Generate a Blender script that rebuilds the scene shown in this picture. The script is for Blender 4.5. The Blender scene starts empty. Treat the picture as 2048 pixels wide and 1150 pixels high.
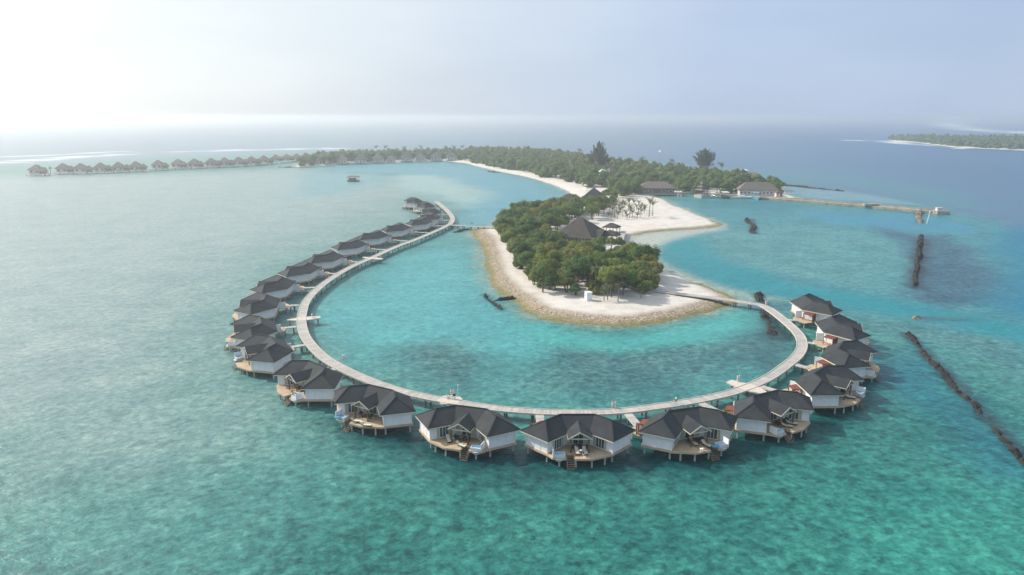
import bpy, bmesh, math, random
import numpy as np
from mathutils import Vector, Matrix

random.seed(7)
RNG = np.random.default_rng(11)
SC = bpy.context.scene
C = SC.collection
PI = math.pi

# ------------------------------------------------------------------ camera
F, H, PITCH = 1462.0, 54.0, math.radians(13.2)
CP, SP = math.cos(PITCH), math.sin(PITCH)


def at(px, py, z=0.0):
    """a pixel of the 2048x1150 photograph -> the point of the place at height z"""
    u, v = (px - 1024.0) / F, (575.0 - py) / F
    d = (u, CP + v * SP, -SP + v * CP)
    t = (z - H) / d[2]
    return Vector((d[0] * t, d[1] * t, z))


def atl(pts, z=0.0):
    return [tuple(at(x, y, z)[:2]) for x, y in pts]


cam = bpy.data.cameras.new('camera')
cam.sensor_width = 36.0
cam.lens = 36.0 * F / 2048.0
cam.clip_start, cam.clip_end = 0.5, 60000.0
co = bpy.data.objects.new('camera', cam)
C.objects.link(co)
co.location = (0, 0, H)
co.rotation_euler = (PI / 2 - PITCH, 0, 0)
SC.camera = co

# ------------------------------------------------------------------ light
SUN_AZ, SUN_EL = math.radians(-64.0), math.radians(36.0)      # azimuth from +Y, negative = to the left
sun = bpy.data.lights.new('sun', 'SUN')
sun.energy, sun.angle, sun.color = 4.3, math.radians(0.6), (1.0, 0.91, 0.8)
so = bpy.data.objects.new('sun', sun)
C.objects.link(so)
sd = Vector((math.sin(SUN_AZ) * math.cos(SUN_EL), math.cos(SUN_AZ) * math.cos(SUN_EL), math.sin(SUN_EL)))
so.rotation_euler = sd.to_track_quat('Z', 'Y').to_euler()
so.location = sd * 200

w = bpy.data.worlds.new('World')
SC.world = w
w.use_nodes = True
nt = w.node_tree
sky = nt.nodes.new('ShaderNodeTexSky')
sky.sky_type = 'NISHITA'
sky.sun_disc = False
sky.sun_elevation = SUN_EL
sky.sun_rotation = SUN_AZ
sky.altitude = 0
sky.air_density, sky.dust_density, sky.ozone_density = 1.0, 1.2, 2.0
bg = nt.nodes['Background']
bg.inputs['Strength'].default_value = 0.1
# the humid veil over the whole sky: white round the sun, pale blue away from it, brightened opposite as added fill for shaded walls
tc = nt.nodes.new('ShaderNodeTexCoord')
vd = nt.nodes.new('ShaderNodeVectorMath')
vd.operation = 'DOT_PRODUCT'
vd.inputs[1].default_value = sd
nt.links.new(tc.outputs['Generated'], vd.inputs[0])
vr = nt.nodes.new('ShaderNodeValToRGB')
VEIL = [(0.0, (5.4, 6.0, 7.0)), (0.3, (4.6, 5.4, 6.6)), (0.48, (3.5, 4.4, 6.0)), (0.6, (3.9, 4.8, 6.4)), (0.71, (5.1, 5.75, 6.7)), (0.81, (6.4, 6.9, 7.2)), (0.9, (8.8, 9.0, 8.9)), (1.0, (13, 12.7, 12.0))]
while len(vr.color_ramp.elements) < len(VEIL): vr.color_ramp.elements.new(0.5)
for e, (p, c) in zip(vr.color_ramp.elements, VEIL):
    e.position, e.color = p, (*c, 1.0)
vm = nt.nodes.new('ShaderNodeMapRange')
vm.inputs['From Min'].default_value = -1.0
nt.links.new(vd.outputs['Value'], vm.inputs['Value'])
nt.links.new(vm.outputs[0], vr.inputs[0])
mp_ = nt.nodes.new('ShaderNodeMapping')
mp_.inputs['Scale'].default_value = (1.6, 1.6, 7.0)
nt.links.new(tc.outputs['Generated'], mp_.inputs['Vector'])
cl = nt.nodes.new('ShaderNodeTexNoise')
cl.inputs['Scale'].default_value, cl.inputs['Detail'].default_value = 1.7, 5.0
nt.links.new(mp_.outputs[0], cl.inputs['Vector'])
cr_ = nt.nodes.new('ShaderNodeValToRGB')
cr_.color_ramp.elements[0].position, cr_.color_ramp.elements[0].color = 0.3, (0.94, 0.945, 0.955, 1)
cr_.color_ramp.elements[1].position, cr_.color_ramp.elements[1].color = 0.72, (1.07, 1.06, 1.045, 1)
nt.links.new(cl.outputs['Fac'], cr_.inputs[0])
cm = nt.nodes.new('ShaderNodeMix')
cm.data_type, cm.blend_type = 'RGBA', 'MULTIPLY'
cm.inputs[0].default_value = 1.0
nt.links.new(vr.outputs[0], cm.inputs[6])
nt.links.new(cr_.outputs[0], cm.inputs[7])
mv = nt.nodes.new('ShaderNodeMix')
mv.data_type = 'RGBA'
mv.inputs[0].default_value = 0.88
nt.links.new(sky.outputs[0], mv.inputs[6])
nt.links.new(cm.outputs[2], mv.inputs[7])
nt.links.new(mv.outputs[2], bg.inputs['Color'])
SC.view_settings.view_transform = 'Standard'
SC.view_settings.look = 'None'
SC.view_settings.gamma = 1.0
SC.view_settings.exposure = 0.42
SC.cycles.use_denoising = True
SC.cycles.max_bounces = 6
SC.cycles.diffuse_bounces = 2
SC.cycles.glossy_bounces = 2
SC.cycles.transmission_bounces = 2
SC.cycles.volume_bounces = 1
SC.cycles.transparent_max_bounces = 6
SC.cycles.sample_clamp_indirect = 4.0


# ------------------------------------------------------------------ helpers
def lin(c):
    return tuple(((v / 255.0) / 12.92 if v <= 10 else ((v / 255.0 + 0.055) / 1.055) ** 2.4) for v in c)


def tag(o, label=None, cat=None, group=None, kind=None):
    if label: o['label'] = label
    if cat: o['category'] = cat
    if group: o['group'] = group
    if kind: o['kind'] = kind
    return o


def empty(name, loc=(0, 0, 0), rz=0.0):
    o = bpy.data.objects.new(name, None)
    o.empty_display_size = 0.5
    C.objects.link(o)
    o.location = loc
    o.rotation_euler = (0, 0, rz)
    return o


KIDS = {}


def copy_tree(o, parent=None):
    c = o.copy()
    C.objects.link(c)
    c.parent = parent
    if parent is not None:
        KIDS.setdefault(parent.name, []).append(c)
    for ch in KIDS.get(o.name, []):
        copy_tree(ch, c)
    return c


class MB:
    """collects polygons and links them as ONE mesh object"""

    def __init__(s):
        s.v, s.f, s.mi, s.uv = [], [], [], []

    def add(s, vs, fs, mi=0, uvs=None):
        b = len(s.v)
        s.v.extend([tuple(p) for p in vs])
        for k, f in enumerate(fs):
            s.f.append(tuple(b + i for i in f))
            s.mi.append(mi)
            s.uv.append(uvs[k] if uvs else None)
        return s

    def box(s, c, d, rz=0.0, mi=0):
        hx, hy, hz = d[0] / 2, d[1] / 2, d[2] / 2
        cs, sn = math.cos(rz), math.sin(rz)
        vs = []
        for z in (-hz, hz):
            for x, y in ((-hx, -hy), (hx, -hy), (hx, hy), (-hx, hy)):
                vs.append((c[0] + x * cs - y * sn, c[1] + x * sn + y * cs, c[2] + z))
        return s.add(vs, [(3, 2, 1, 0), (4, 5, 6, 7), (0, 1, 5, 4), (1, 2, 6, 5), (2, 3, 7, 6), (3, 0, 4, 7)], mi)

    def beam(s, p, q, wd, ht, mi=0, up=(0, 0, 1)):
        p, q = Vector(p), Vector(q)
        d = (q - p).normalized()
        upv = Vector(up)
        if abs(d.dot(upv)) > 0.98: upv = Vector((1, 0, 0))
        sx = d.cross(upv).normalized() * wd / 2
        sz = sx.cross(d).normalized() * ht / 2
        vs = []
        for e in (p, q):
            vs += [e - sx - sz, e + sx - sz, e + sx + sz, e - sx + sz]
        return s.add(vs, [(0, 1, 2, 3), (7, 6, 5, 4), (0, 4, 5, 1), (1, 5, 6, 2), (2, 6, 7, 3), (3, 7, 4, 0)], mi)

    def tube(s, pts, rad, n=8, mi=0, cap=True):
        pts = [Vector(p) for p in pts]
        rings = []
        for i, p in enumerate(pts):
            a = pts[max(i - 1, 0)]
            b = pts[min(i + 1, len(pts) - 1)]
            d = (b - a).normalized()
            ref = Vector((1, 0, 0)) if abs(d.z) > 0.9 else Vector((0, 0, 1))
            x = d.cross(ref).normalized()
            y = d.cross(x).normalized()
            r = rad[i] if isinstance(rad, (list, tuple)) else rad
            rings.append([p + (x * math.cos(2 * PI * k / n) + y * math.sin(2 * PI * k / n)) * r for k in range(n)])
        vs = [v for r in rings for v in r]
        fs = []
        for i in range(len(rings) - 1):
            for k in range(n):
                a, b = i * n + k, i * n + (k + 1) % n
                fs.append((a, b, b + n, a + n))
        if cap:
            fs.append(tuple(range(n - 1, -1, -1)))
            fs.append(tuple((len(rings) - 1) * n + k for k in range(n)))
        return s.add(vs, fs, mi)

    def cyl(s, c, r, z0, z1, n=10, mi=0, r1=None):
        return s.tube([(c[0], c[1], z0), (c[0], c[1], z1)], [r, r if r1 is None else r1], n, mi)

    def prism(s, poly, z0, z1, mi=0):
        n = len(poly)
        a = sum(poly[i][0] * poly[(i + 1) % n][1] - poly[(i + 1) % n][0] * poly[i][1] for i in range(n))
        if a < 0: poly = poly[::-1]
        vs = [(x, y, z0) for x, y in poly] + [(x, y, z1) for x, y in poly]
        fs = [tuple(range(n - 1, -1, -1)), tuple(range(n, 2 * n))]
        for i in range(n):
            j = (i + 1) % n
            fs.append((i, j, n + j, n + i))
        return s.add(vs, fs, mi)

    def slab(s, tri, th, mi=0):
        """a sloping panel: its top polygon given, thickness straight down"""
        n = len(tri)
        vs = [Vector(p) for p in tri] + [Vector(p) - Vector((0, 0, th)) for p in tri]
        fs = [tuple(range(n)), tuple(range(2 * n - 1, n - 1, -1))]
        for i in range(n):
            j = (i + 1) % n
            fs.append((j, i, n + i, n + j))
        return s.add(vs, fs, mi)

    def mesh(s, name, mats, smooth=False):
        me = bpy.data.meshes.new(name)
        me.from_pydata(s.v, [], s.f)
        for m in mats: me.materials.append(m)
        me.polygons.foreach_set('material_index', s.mi)
        if any(u is not None for u in s.uv):
            ul = me.uv_layers.new(name='UVMap')
            data = []
            for p, u in zip(me.polygons, s.uv):
                data.extend(u if u is not None else [(0, 0)] * p.loop_total)
            ul.data.foreach_set('uv', [c for q in data for c in q])
        if smooth: me.polygons.foreach_set('use_smooth', [True] * len(s.f))
        me.update()
        return me

    def build(s, name, mats, parent=None, smooth=False, fix=True):
        if not isinstance(mats, (list, tuple)): mats = [mats]
        me = s.mesh(name, mats, smooth)
        if fix:
            bm = bmesh.new(); bm.from_mesh(me)
            bmesh.ops.recalc_face_normals(bm, faces=bm.faces)
            bm.to_mesh(me); bm.free()
        return link(name, me, parent)


def link(name, me, parent=None):
    o = bpy.data.objects.new(name, me)
    C.objects.link(o)
    if parent is not None:
        o.parent = parent
        KIDS.setdefault(parent.name, []).append(o)
    return o


# ------------------------------------------------------------------ materials
def new_mat(name):
    m = bpy.data.materials.new(name)
    m.use_nodes = True
    n = m.node_tree
    return m, n, n.nodes['Principled BSDF']


def ramp(n, fac, stops):
    r = n.nodes.new('ShaderNodeValToRGB')
    els = r.color_ramp.elements
    while len(els) < len(stops): els.new(0.5)
    for e, (p, c) in zip(els, stops):
        e.position = p
        e.color = (*c, 1.0) if len(c) == 3 else c
    n.links.new(fac, r.inputs[0])
    return r.outputs[0]


def noise(n, scale, detail=3.0, rough=0.55, vec=None, dim='3D'):
    t = n.nodes.new('ShaderNodeTexNoise')
    t.noise_dimensions = dim
    t.inputs['Scale'].default_value = scale
    t.inputs['Detail'].default_value = detail
    t.inputs['Roughness'].default_value = rough
    if vec is not None: n.links.new(vec, t.inputs['Vector'])
    return t.outputs['Fac']


def coord(n, kind='Object'):
    return n.nodes.new('ShaderNodeTexCoord').outputs[kind]


def geo_pos(n):
    return n.nodes.new('ShaderNodeNewGeometry').outputs['Position']


def mapping(n, vec, scale=(1, 1, 1), rot=(0, 0, 0)):
    mp = n.nodes.new('ShaderNodeMapping')
    mp.inputs['Scale'].default_value = scale
    mp.inputs['Rotation'].default_value = rot
    n.links.new(vec, mp.inputs['Vector'])
    return mp.outputs[0]


def math_n(n, op, a, b=None, clamp=False):
    m = n.nodes.new('ShaderNodeMath')
    m.operation = op
    m.use_clamp = clamp
    for i, x in enumerate((a, b)):
        if x is None: continue
        if isinstance(x, (int, float)): m.inputs[i].default_value = x
        else: n.links.new(x, m.inputs[i])
    return m.outputs[0]


def mix(n, fac, a, b, mode='MIX'):
    m = n.nodes.new('ShaderNodeMix')
    m.data_type = 'RGBA'
    m.blend_type = mode
    for s, x in ((0, fac), (6, a), (7, b)):
        if isinstance(x, (int, float)): m.inputs[s].default_value = x
        elif isinstance(x, tuple): m.inputs[s].default_value = (*x, 1.0) if len(x) == 3 else x
        else: n.links.new(x, m.inputs[s])
    return m.outputs[2]


def bump(n, height, strength, dist, bsdf):
    b = n.nodes.new('ShaderNodeBump')
    b.inputs['Strength'].default_value = strength
    b.inputs['Distance'].default_value = dist
    n.links.new(height, b.inputs['Height'])
    n.links.new(b.outputs[0], bsdf.inputs['Normal'])


def simple(name, c1, c2=None, scale=2.0, rough=0.7, spec=0.3, bmp=0.0, detail=4.0, stretch=(1, 1, 1)):
    m, n, b = new_mat(name)
    c2 = c2 or tuple(x * 0.8 for x in c1)
    v = mapping(n, coord(n), stretch)
    f = noise(n, scale, detail, 0.6, v)
    n.links.new(ramp(n, f, [(0.3, c2), (0.7, c1)]), b.inputs['Base Color'])
    b.inputs['Roughness'].default_value = rough
    b.inputs['Specular IOR Level'].default_value = spec
    if bmp: bump(n, f, bmp, 0.05, b)
    return m


M = {}
M['white_wall'] = simple('white_wall', (0.8, 0.81, 0.82), (0.72, 0.73, 0.74), 1.5, 0.6)
M['trim'] = simple('cream_trim', (0.66, 0.6, 0.5), (0.55, 0.49, 0.4), 3.0, 0.6)
M['white_trim'] = simple('white_trim', (0.76, 0.77, 0.76), (0.68, 0.69, 0.69), 3.0, 0.5)
M['post'] = simple('brown_timber', (0.16, 0.09, 0.05), (0.1, 0.055, 0.03), 6.0, 0.6)
M['terracotta'] = simple('red_timber', (0.21, 0.068, 0.042), (0.13, 0.04, 0.027), 5.0, 0.65)
M['pile'] = simple('concrete_pile', (0.5, 0.5, 0.48), (0.3, 0.31, 0.3), 1.5, 0.8)
M['dark_pile'] = simple('weathered_pile', (0.2, 0.19, 0.17), (0.1, 0.1, 0.095), 1.5, 0.85)
M['cushion'] = simple('cream_cushion', (0.62, 0.6, 0.48), (0.52, 0.5, 0.4), 4.0, 0.85)
M['wicker'] = simple('dark_wicker', (0.06, 0.05, 0.045), (0.03, 0.026, 0.024), 14.0, 0.8)
M['towel'] = simple('blue_towel', (0.06, 0.32, 0.5), (0.04, 0.22, 0.38), 5.0, 0.9)
M['tub_water'] = simple('tub_water', (0.25, 0.5, 0.68), (0.18, 0.4, 0.6), 1.2, 0.12, 0.5)
M['tub'] = simple('tub_rim', (0.62, 0.66, 0.7), (0.54, 0.58, 0.62), 2.0, 0.35)
M['boat_white'] = simple('boat_hull_white', (0.84, 0.85, 0.86), (0.76, 0.77, 0.78), 2.0, 0.3, 0.5)
M['boat_blue'] = simple('boat_paint_blue', (0.1, 0.42, 0.55), (0.08, 0.34, 0.46), 2.0, 0.35, 0.5)
M['boat_dark'] = simple('boat_dark', (0.05, 0.07, 0.08), (0.03, 0.04, 0.05), 2.0, 0.4)
M['metal'] = simple('pale_metal', (0.5, 0.52, 0.54), (0.4, 0.42, 0.44), 3.0, 0.4)
M['thatch'] = simple('grey_thatch', (0.2, 0.17, 0.15), (0.11, 0.095, 0.085), 3.0, 0.95, 0.1, 0.5, 6.0, (1, 1, 4))
M['skin'] = simple('skin', (0.4, 0.22, 0.14), (0.36, 0.19, 0.12), 3.0, 0.6)
M['shirt'] = simple('white_shirt', (0.8, 0.82, 0.85), (0.74, 0.76, 0.8), 6.0, 0.85)
M['shorts'] = simple('dark_shorts', (0.03, 0.03, 0.035), (0.02, 0.02, 0.025), 6.0, 0.85)
M['hair'] = simple('dark_hair', (0.05, 0.035, 0.025), (0.03, 0.02, 0.015), 9.0, 0.7)
M['rubber'] = simple('black_rubber', (0.02, 0.02, 0.022), (0.015, 0.015, 0.016), 9.0, 0.7)
M['ring_red'] = simple('ring_red', (0.5, 0.1, 0.07), (0.42, 0.08, 0.06), 4.0, 0.5)
M['umbrella'] = simple('umbrella_cloth', (0.7, 0.68, 0.66), (0.6, 0.58, 0.56), 4.0, 0.85)
M['curtain'] = simple('cream_curtain', (0.5, 0.5, 0.36), (0.36, 0.37, 0.25), 5.0, 0.9, 0.2, 0.0, 2.0, (6, 6, 0.2))
M['far_wall'] = simple('pale_wall', (0.62, 0.62, 0.6), (0.5, 0.5, 0.48), 1.0, 0.7)
M['timber_wall'] = simple('brown_wall', (0.2, 0.14, 0.1), (0.12, 0.085, 0.06), 2.0, 0.75)
M['bark'] = simple('bark', (0.2, 0.15, 0.11), (0.1, 0.075, 0.055), 4.0, 0.9, 0.1, 0.4)
M['palm_bark'] = simple('palm_bark', (0.27, 0.22, 0.17), (0.15, 0.12, 0.095), 5.0, 0.9, 0.1, 0.4, 3.0, (1, 1, 3))


def mat_glass():
    m, n, b = new_mat('window_glass')
    f = noise(n, 0.5, 2.0, 0.5, coord(n))
    n.links.new(ramp(n, f, [(0.35, (0.02, 0.05, 0.055)), (0.7, (0.07, 0.14, 0.14))]), b.inputs['Base Color'])
    b.inputs['Roughness'].default_value = 0.08
    b.inputs['Specular IOR Level'].default_value = 0.6
    return m


M['glass'] = mat_glass()


def mat_shingle(name='roof_shingle', hi=(0.052, 0.06, 0.068), lo=(0.02, 0.025, 0.031)):
    m, n, b = new_mat(name)
    v = coord(n)
    f1 = noise(n, 9.0, 3.0, 0.7, mapping(n, v, (1, 1, 2.2)))
    f2 = noise(n, 0.45, 3.0, 0.6, v)
    wv = n.nodes.new('ShaderNodeTexWave')
    wv.wave_type = 'BANDS'
    wv.bands_direction = 'Z'
    wv.inputs['Scale'].default_value = 2.2
    wv.inputs['Distortion'].default_value = 0.6
    wv.inputs['Detail Scale'].default_value = 4.0
    n.links.new(v, wv.inputs['Vector'])
    c = ramp(n, f1, [(0.25, lo), (0.75, hi)])
    c = mix(n, 1.0, c, ramp(n, f2, [(0.3, (0.75, 0.75, 0.76)), (0.7, (1.2, 1.18, 1.16))]), 'MULTIPLY')
    c = mix(n, 1.0, c, ramp(n, wv.outputs['Fac'], [(0.0, (0.78,) * 3), (0.4, (1.0,) * 3)]), 'MULTIPLY')
    oi = n.nodes.new('ShaderNodeObjectInfo')
    c = mix(n, 1.0, c, ramp(n, oi.outputs['Random'], [(0.0, (0.85, 0.86, 0.9)), (1.0, (1.15, 1.1, 1.05))]), 'MULTIPLY')
    n.links.new(c, b.inputs['Base Color'])
    b.inputs['Roughness'].default_value = 0.8
    b.inputs['Specular IOR Level'].default_value = 0.18
    bump(n, f1, 0.5, 0.04, b)
    return m


M['shingle'] = mat_shingle()
M['shingle_brown'] = mat_shingle('roof_shingle_brown', (0.085, 0.078, 0.072), (0.035, 0.033, 0.032))


def mat_deck(name, hi, lo, axis_uv=False, scale=6.0, rot=0.0):
    m, n, b = new_mat(name)
    if axis_uv: v = n.nodes.new('ShaderNodeTexCoord').outputs['UV']
    else: v = mapping(n, coord(n), (1, 1, 1), (0, 0, rot))
    sep = n.nodes.new('ShaderNodeSeparateXYZ')
    n.links.new(v, sep.inputs[0])
    k = math_n(n, 'MULTIPLY', sep.outputs[0], scale)
    fr = math_n(n, 'FRACT', k)
    idx = math_n(n, 'FLOOR', k)
    wn = n.nodes.new('ShaderNodeTexWhiteNoise')
    wn.noise_dimensions = '1D'
    n.links.new(idx, wn.inputs['W'])
    c = ramp(n, wn.outputs['Value'], [(0.0, lo), (1.0, hi)])
    gap = ramp(n, fr, [(0.0, (0.45,) * 3), (0.1, (1.0,) * 3)])
    c = mix(n, 1.0, c, gap, 'MULTIPLY')
    f = noise(n, 0.5, 4.0, 0.6, geo_pos(n))
    c = mix(n, 1.0, c, ramp(n, f, [(0.3, (0.8, 0.8, 0.81)), (0.7, (1.12, 1.1, 1.08))]), 'MULTIPLY')
    n.links.new(c, b.inputs['Base Color'])
    b.inputs['Roughness'].default_value = 0.75
    b.inputs['Specular IOR Level'].default_value = 0.25
    return m


M['walk'] = mat_deck('boardwalk_planks', (0.43, 0.42, 0.395), (0.31, 0.305, 0.295), True, 3.4)
M['walk_side'] = simple('boardwalk_beam', (0.55, 0.5, 0.44), (0.42, 0.38, 0.34), 2.0, 0.75)
M['deck'] = mat_deck('villa_deck_planks', (0.5, 0.39, 0.27), (0.4, 0.31, 0.21), False, 5.0)
M['stair_wood'] = simple('weathered_stair_timber', (0.26, 0.2, 0.14), (0.17, 0.13, 0.09), 3.0, 0.8)
M['deck_edge'] = simple('villa_deck_edge', (0.52, 0.41, 0.29), (0.42, 0.33, 0.23), 2.0, 0.75)


def mat_leaf(name, cols, trans=0.25, rough=0.6):
    m, n, b = new_mat(name)
    oi = n.nodes.new('ShaderNodeObjectInfo')
    base = ramp(n, oi.outputs['Random'], [(i / max(1, len(cols) - 1), c) for i, c in enumerate(cols)])
    f = noise(n, 0.9, 3.0, 0.6, coord(n))
    c = mix(n, 1.0, base, ramp(n, f, [(0.3, (0.5, 0.58, 0.55)), (0.5, (0.95, 0.97, 1.0)), (0.7, (1.6, 1.4, 1.0))]), 'MULTIPLY')
    f2 = noise(n, 6.0, 2.0, 0.5, coord(n))
    c = mix(n, 1.0, c, ramp(n, f2, [(0.3, (0.75,) * 3), (0.7, (1.3,) * 3)]), 'MULTIPLY')
    n.links.new(c, b.inputs['Base Color'])
    b.inputs['Roughness'].default_value = rough
    b.inputs['Specular IOR Level'].default_value = 0.25
    tr = n.nodes.new('ShaderNodeBsdfTranslucent')
    n.links.new(c, tr.inputs['Color'])
    ms = n.nodes.new('ShaderNodeMixShader')
    ms.inputs[0].default_value = trans
    n.links.new(b.outputs[0], ms.inputs[1])
    n.links.new(tr.outputs[0], ms.inputs[2])
    n.links.new(ms.outputs[0], n.nodes['Material Output'].inputs['Surface'])
    return m


M['leaf'] = mat_leaf('broad_leaves', [(0.2, 0.24, 0.045), (0.09, 0.17, 0.04), (0.26, 0.25, 0.06), (0.13, 0.22, 0.045), (0.08, 0.15, 0.038), (0.22, 0.26, 0.05)], 0.45)
M['leaf_far'] = mat_leaf('island_leaves', [(0.13, 0.2, 0.05), (0.1, 0.18, 0.048), (0.17, 0.21, 0.055), (0.085, 0.16, 0.044)], 0.4)
M['bright_leaf'] = mat_leaf('bright_leaves', [(0.075, 0.15, 0.03), (0.06, 0.13, 0.03)])
M['frond'] = mat_leaf('palm_fronds', [(0.075, 0.1, 0.03), (0.1, 0.115, 0.04), (0.055, 0.09, 0.028)])
M['young_frond'] = mat_leaf('young_palm_fronds', [(0.16, 0.17, 0.075), (0.13, 0.15, 0.06), (0.19, 0.18, 0.09)])
M['needle'] = mat_leaf('pine_needles', [(0.03, 0.052, 0.026), (0.036, 0.06, 0.03)], 0.12)

# ------------------------------------------------------------------ 2-D fields (numpy)
_lat = RNG.random((256, 256))


def vnoise(x, y):
    xi, yi = np.floor(x).astype(int), np.floor(y).astype(int)
    fx, fy = x - xi, y - yi
    fx, fy = fx * fx * (3 - 2 * fx), fy * fy * (3 - 2 * fy)
    g = lambda a, b: _lat[a & 255, b & 255]
    return (g(xi, yi) * (1 - fx) + g(xi + 1, yi) * fx) * (1 - fy) + (g(xi, yi + 1) * (1 - fx) + g(xi + 1, yi + 1) * fx) * fy


def fbm(x, y, oct=4):
    s, a, t = 0.0, 1.0, 0.0
    for k in range(oct):
        s = s + a * (vnoise(x * 2 ** k + 17.3 * k, y * 2 ** k + 5.1 * k) - 0.5)
        t += a
        a *= 0.55
    return s / t * 2


def worley(x, y):
    xi, yi = np.floor(x).astype(int), np.floor(y).astype(int)
    best = np.full(x.shape, 9.0)
    for dx in (-1, 0, 1):
        for dy in (-1, 0, 1):
            a, b = xi + dx, yi + dy
            px = a + _lat[a & 255, b & 255]
            py = b + _lat[(b + 91) & 255, (a + 37) & 255]
            best = np.minimum(best, np.hypot(px - x, py - y))
    return best


def sdf(poly, x, y):
    """signed distance to a closed polygon, positive inside"""
    d = np.full(x.shape, 1e12)
    ins = np.zeros(x.shape, bool)
    n = len(poly)
    for i in range(n):
        ax, ay = poly[i]
        bx, by = poly[(i + 1) % n]
        ex, ey = bx - ax, by - ay
        L = ex * ex + ey * ey + 1e-9
        t = np.clip(((x - ax) * ex + (y - ay) * ey) / L, 0, 1)
        d = np.minimum(d, (x - ax - t * ex) ** 2 + (y - ay - t * ey) ** 2)
        if by != ay:
            c = ((ay > y) != (by > y)) & (x < ex * (y - ay) / (by - ay) + ax)
            ins ^= c
    return np.where(ins, 1, -1) * np.sqrt(d)


def dline(pts, x, y):
    d = np.full(x.shape, 1e12)
    for (ax, ay), (bx, by) in zip(pts[:-1], pts[1:]):
        ex, ey = bx - ax, by - ay
        t = np.clip(((x - ax) * ex + (y - ay) * ey) / (ex * ex + ey * ey + 1e-9), 0, 1)
        d = np.minimum(d, (x - ax - t * ex) ** 2 + (y - ay - t * ey) ** 2)
    return np.sqrt(d)


def sstep(a, b, x):
    t = np.clip((x - a) / (b - a), 0, 1)
    return t * t * (3 - 2 * t)


def grid_mesh(name, xs, ys, Z, keep=None, smooth=True):
    nx, ny = len(xs), len(ys)
    X, Y = np.meshgrid(xs, ys)
    co_ = np.stack([X, Y, Z], -1).reshape(-1, 3)
    I = np.arange(nx * ny).reshape(ny, nx)
    q = np.stack([I[:-1, :-1], I[:-1, 1:], I[1:, 1:], I[1:, :-1]], -1).reshape(-1, 4)
    if keep is not None:
        k = keep.reshape(-1)
        q = q[k[q].any(1)]
        used = np.unique(q)
        re = np.full(nx * ny, -1)
        re[used] = np.arange(len(used))
        q = re[q]
        co_ = co_[used]
    else:
        used = np.arange(nx * ny)
    me = bpy.data.meshes.new(name)
    me.vertices.add(len(co_))
    me.vertices.foreach_set('co', co_.astype(np.float32).ravel())
    me.loops.add(q.size)
    me.loops.foreach_set('vertex_index', q.astype(np.int32).ravel())
    me.polygons.add(len(q))
    me.polygons.foreach_set('loop_start', np.arange(0, q.size, 4, dtype=np.int32))
    me.polygons.foreach_set('loop_total', np.full(len(q), 4, dtype=np.int32))
    me.update(calc_edges=True)
    if smooth: me.polygons.foreach_set('use_smooth', np.ones(len(q), bool))
    return me, used


def set_col(me, name, rgba):
    a = me.color_attributes.new(name, 'FLOAT_COLOR', 'POINT')
    a.data.foreach_set('color', rgba.astype(np.float32).ravel())


# ------------------------------------------------------------------ the coast, traced at water level
COAST = [(945, 462), (962, 485), (971, 510), (976, 538), (986, 566), (1003, 585), (1030, 600), (1042, 612), (1059, 625), (1093, 636),
         (1131, 642), (1170, 647), (1226, 651), (1282, 649), (1337, 640), (1393, 626), (1435, 615), (1470, 605), (1476, 600), (1449, 588), (1421, 576),
         (1379, 562), (1346, 548), (1323, 536), (1304, 522), (1284, 508), (1262, 494), (1250, 482), (1254, 474), (1296, 465), (1337, 462), (1393, 458),
         (1435, 453), (1444, 448), (1415, 438), (1379, 424), (1345, 410), (1326, 399), (1306, 393), (1331, 387), (1387, 387.5), (1476, 392),
         (1554, 399), (1580, 400), (1590, 396), (1571, 386), (1566, 376), (1530, 366), (1480, 357), (1420, 346), (1350, 339), (1280, 331),
         (1200, 318), (1120, 307), (1050, 302), (1000, 300.5), (940, 302), (880, 305), (800, 306), (700, 308), (640, 314), (600, 326), (592, 334),
         (615, 334), (660, 330.5), (720, 327.5), (800, 324.5), (860, 322.5), (900, 323), (930, 326), (960, 334), (1000, 343), (1050, 353),
         (1090, 364), (1118, 374), (1140, 385), (1146, 394), (1120, 404), (1080, 412), (1040, 424), (1010, 440), (985, 452), (960, 456)]
COASTW = atl(COAST)
ISLET = [(1776, 281), (1790, 283.5), (1830, 285), (1880, 291), (1910, 295), (1960, 297), (2048, 301), (2200, 305), (2500, 310), (2500, 286), (2200, 283), (2048, 281), (1960, 281), (1900, 281), (1850, 279), (1800, 278)]
ISLETW = atl(ISLET)
RUBBLE = atl([(925, 455), (985, 455), (1010, 545), (1050, 590), (1110, 622), (1240, 638), (1350, 622), (1440, 595), (1380, 560), (1440, 575), (1500, 605), (1400, 650), (1240, 672), (1060, 650), (970, 590)])
SPIT = atl([(1250, 470), (1340, 452), (1440, 438), (1470, 450), (1400, 472), (1290, 476)])
BAY = atl([(1250, 470), (1300, 466), (1330, 478), (1318, 500), (1300, 515), (1330, 560), (1300, 560), (1240, 500)])


def land_height(X, Y):
    wob = 1.2 * fbm(X / 9, Y / 9, 3) + 0.5 * fbm(X / 2.5 + 40, Y / 2.5, 2)
    d = sdf(COASTW, X, Y) + wob
    inside = np.clip(d, 0, None)
    z = np.where(d > 0, 1.45 * (1 - np.exp(-inside / 6.5)) + 0.03 * fbm(X / 3, Y / 3, 3), d * 0.16)
    return z, d


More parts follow.
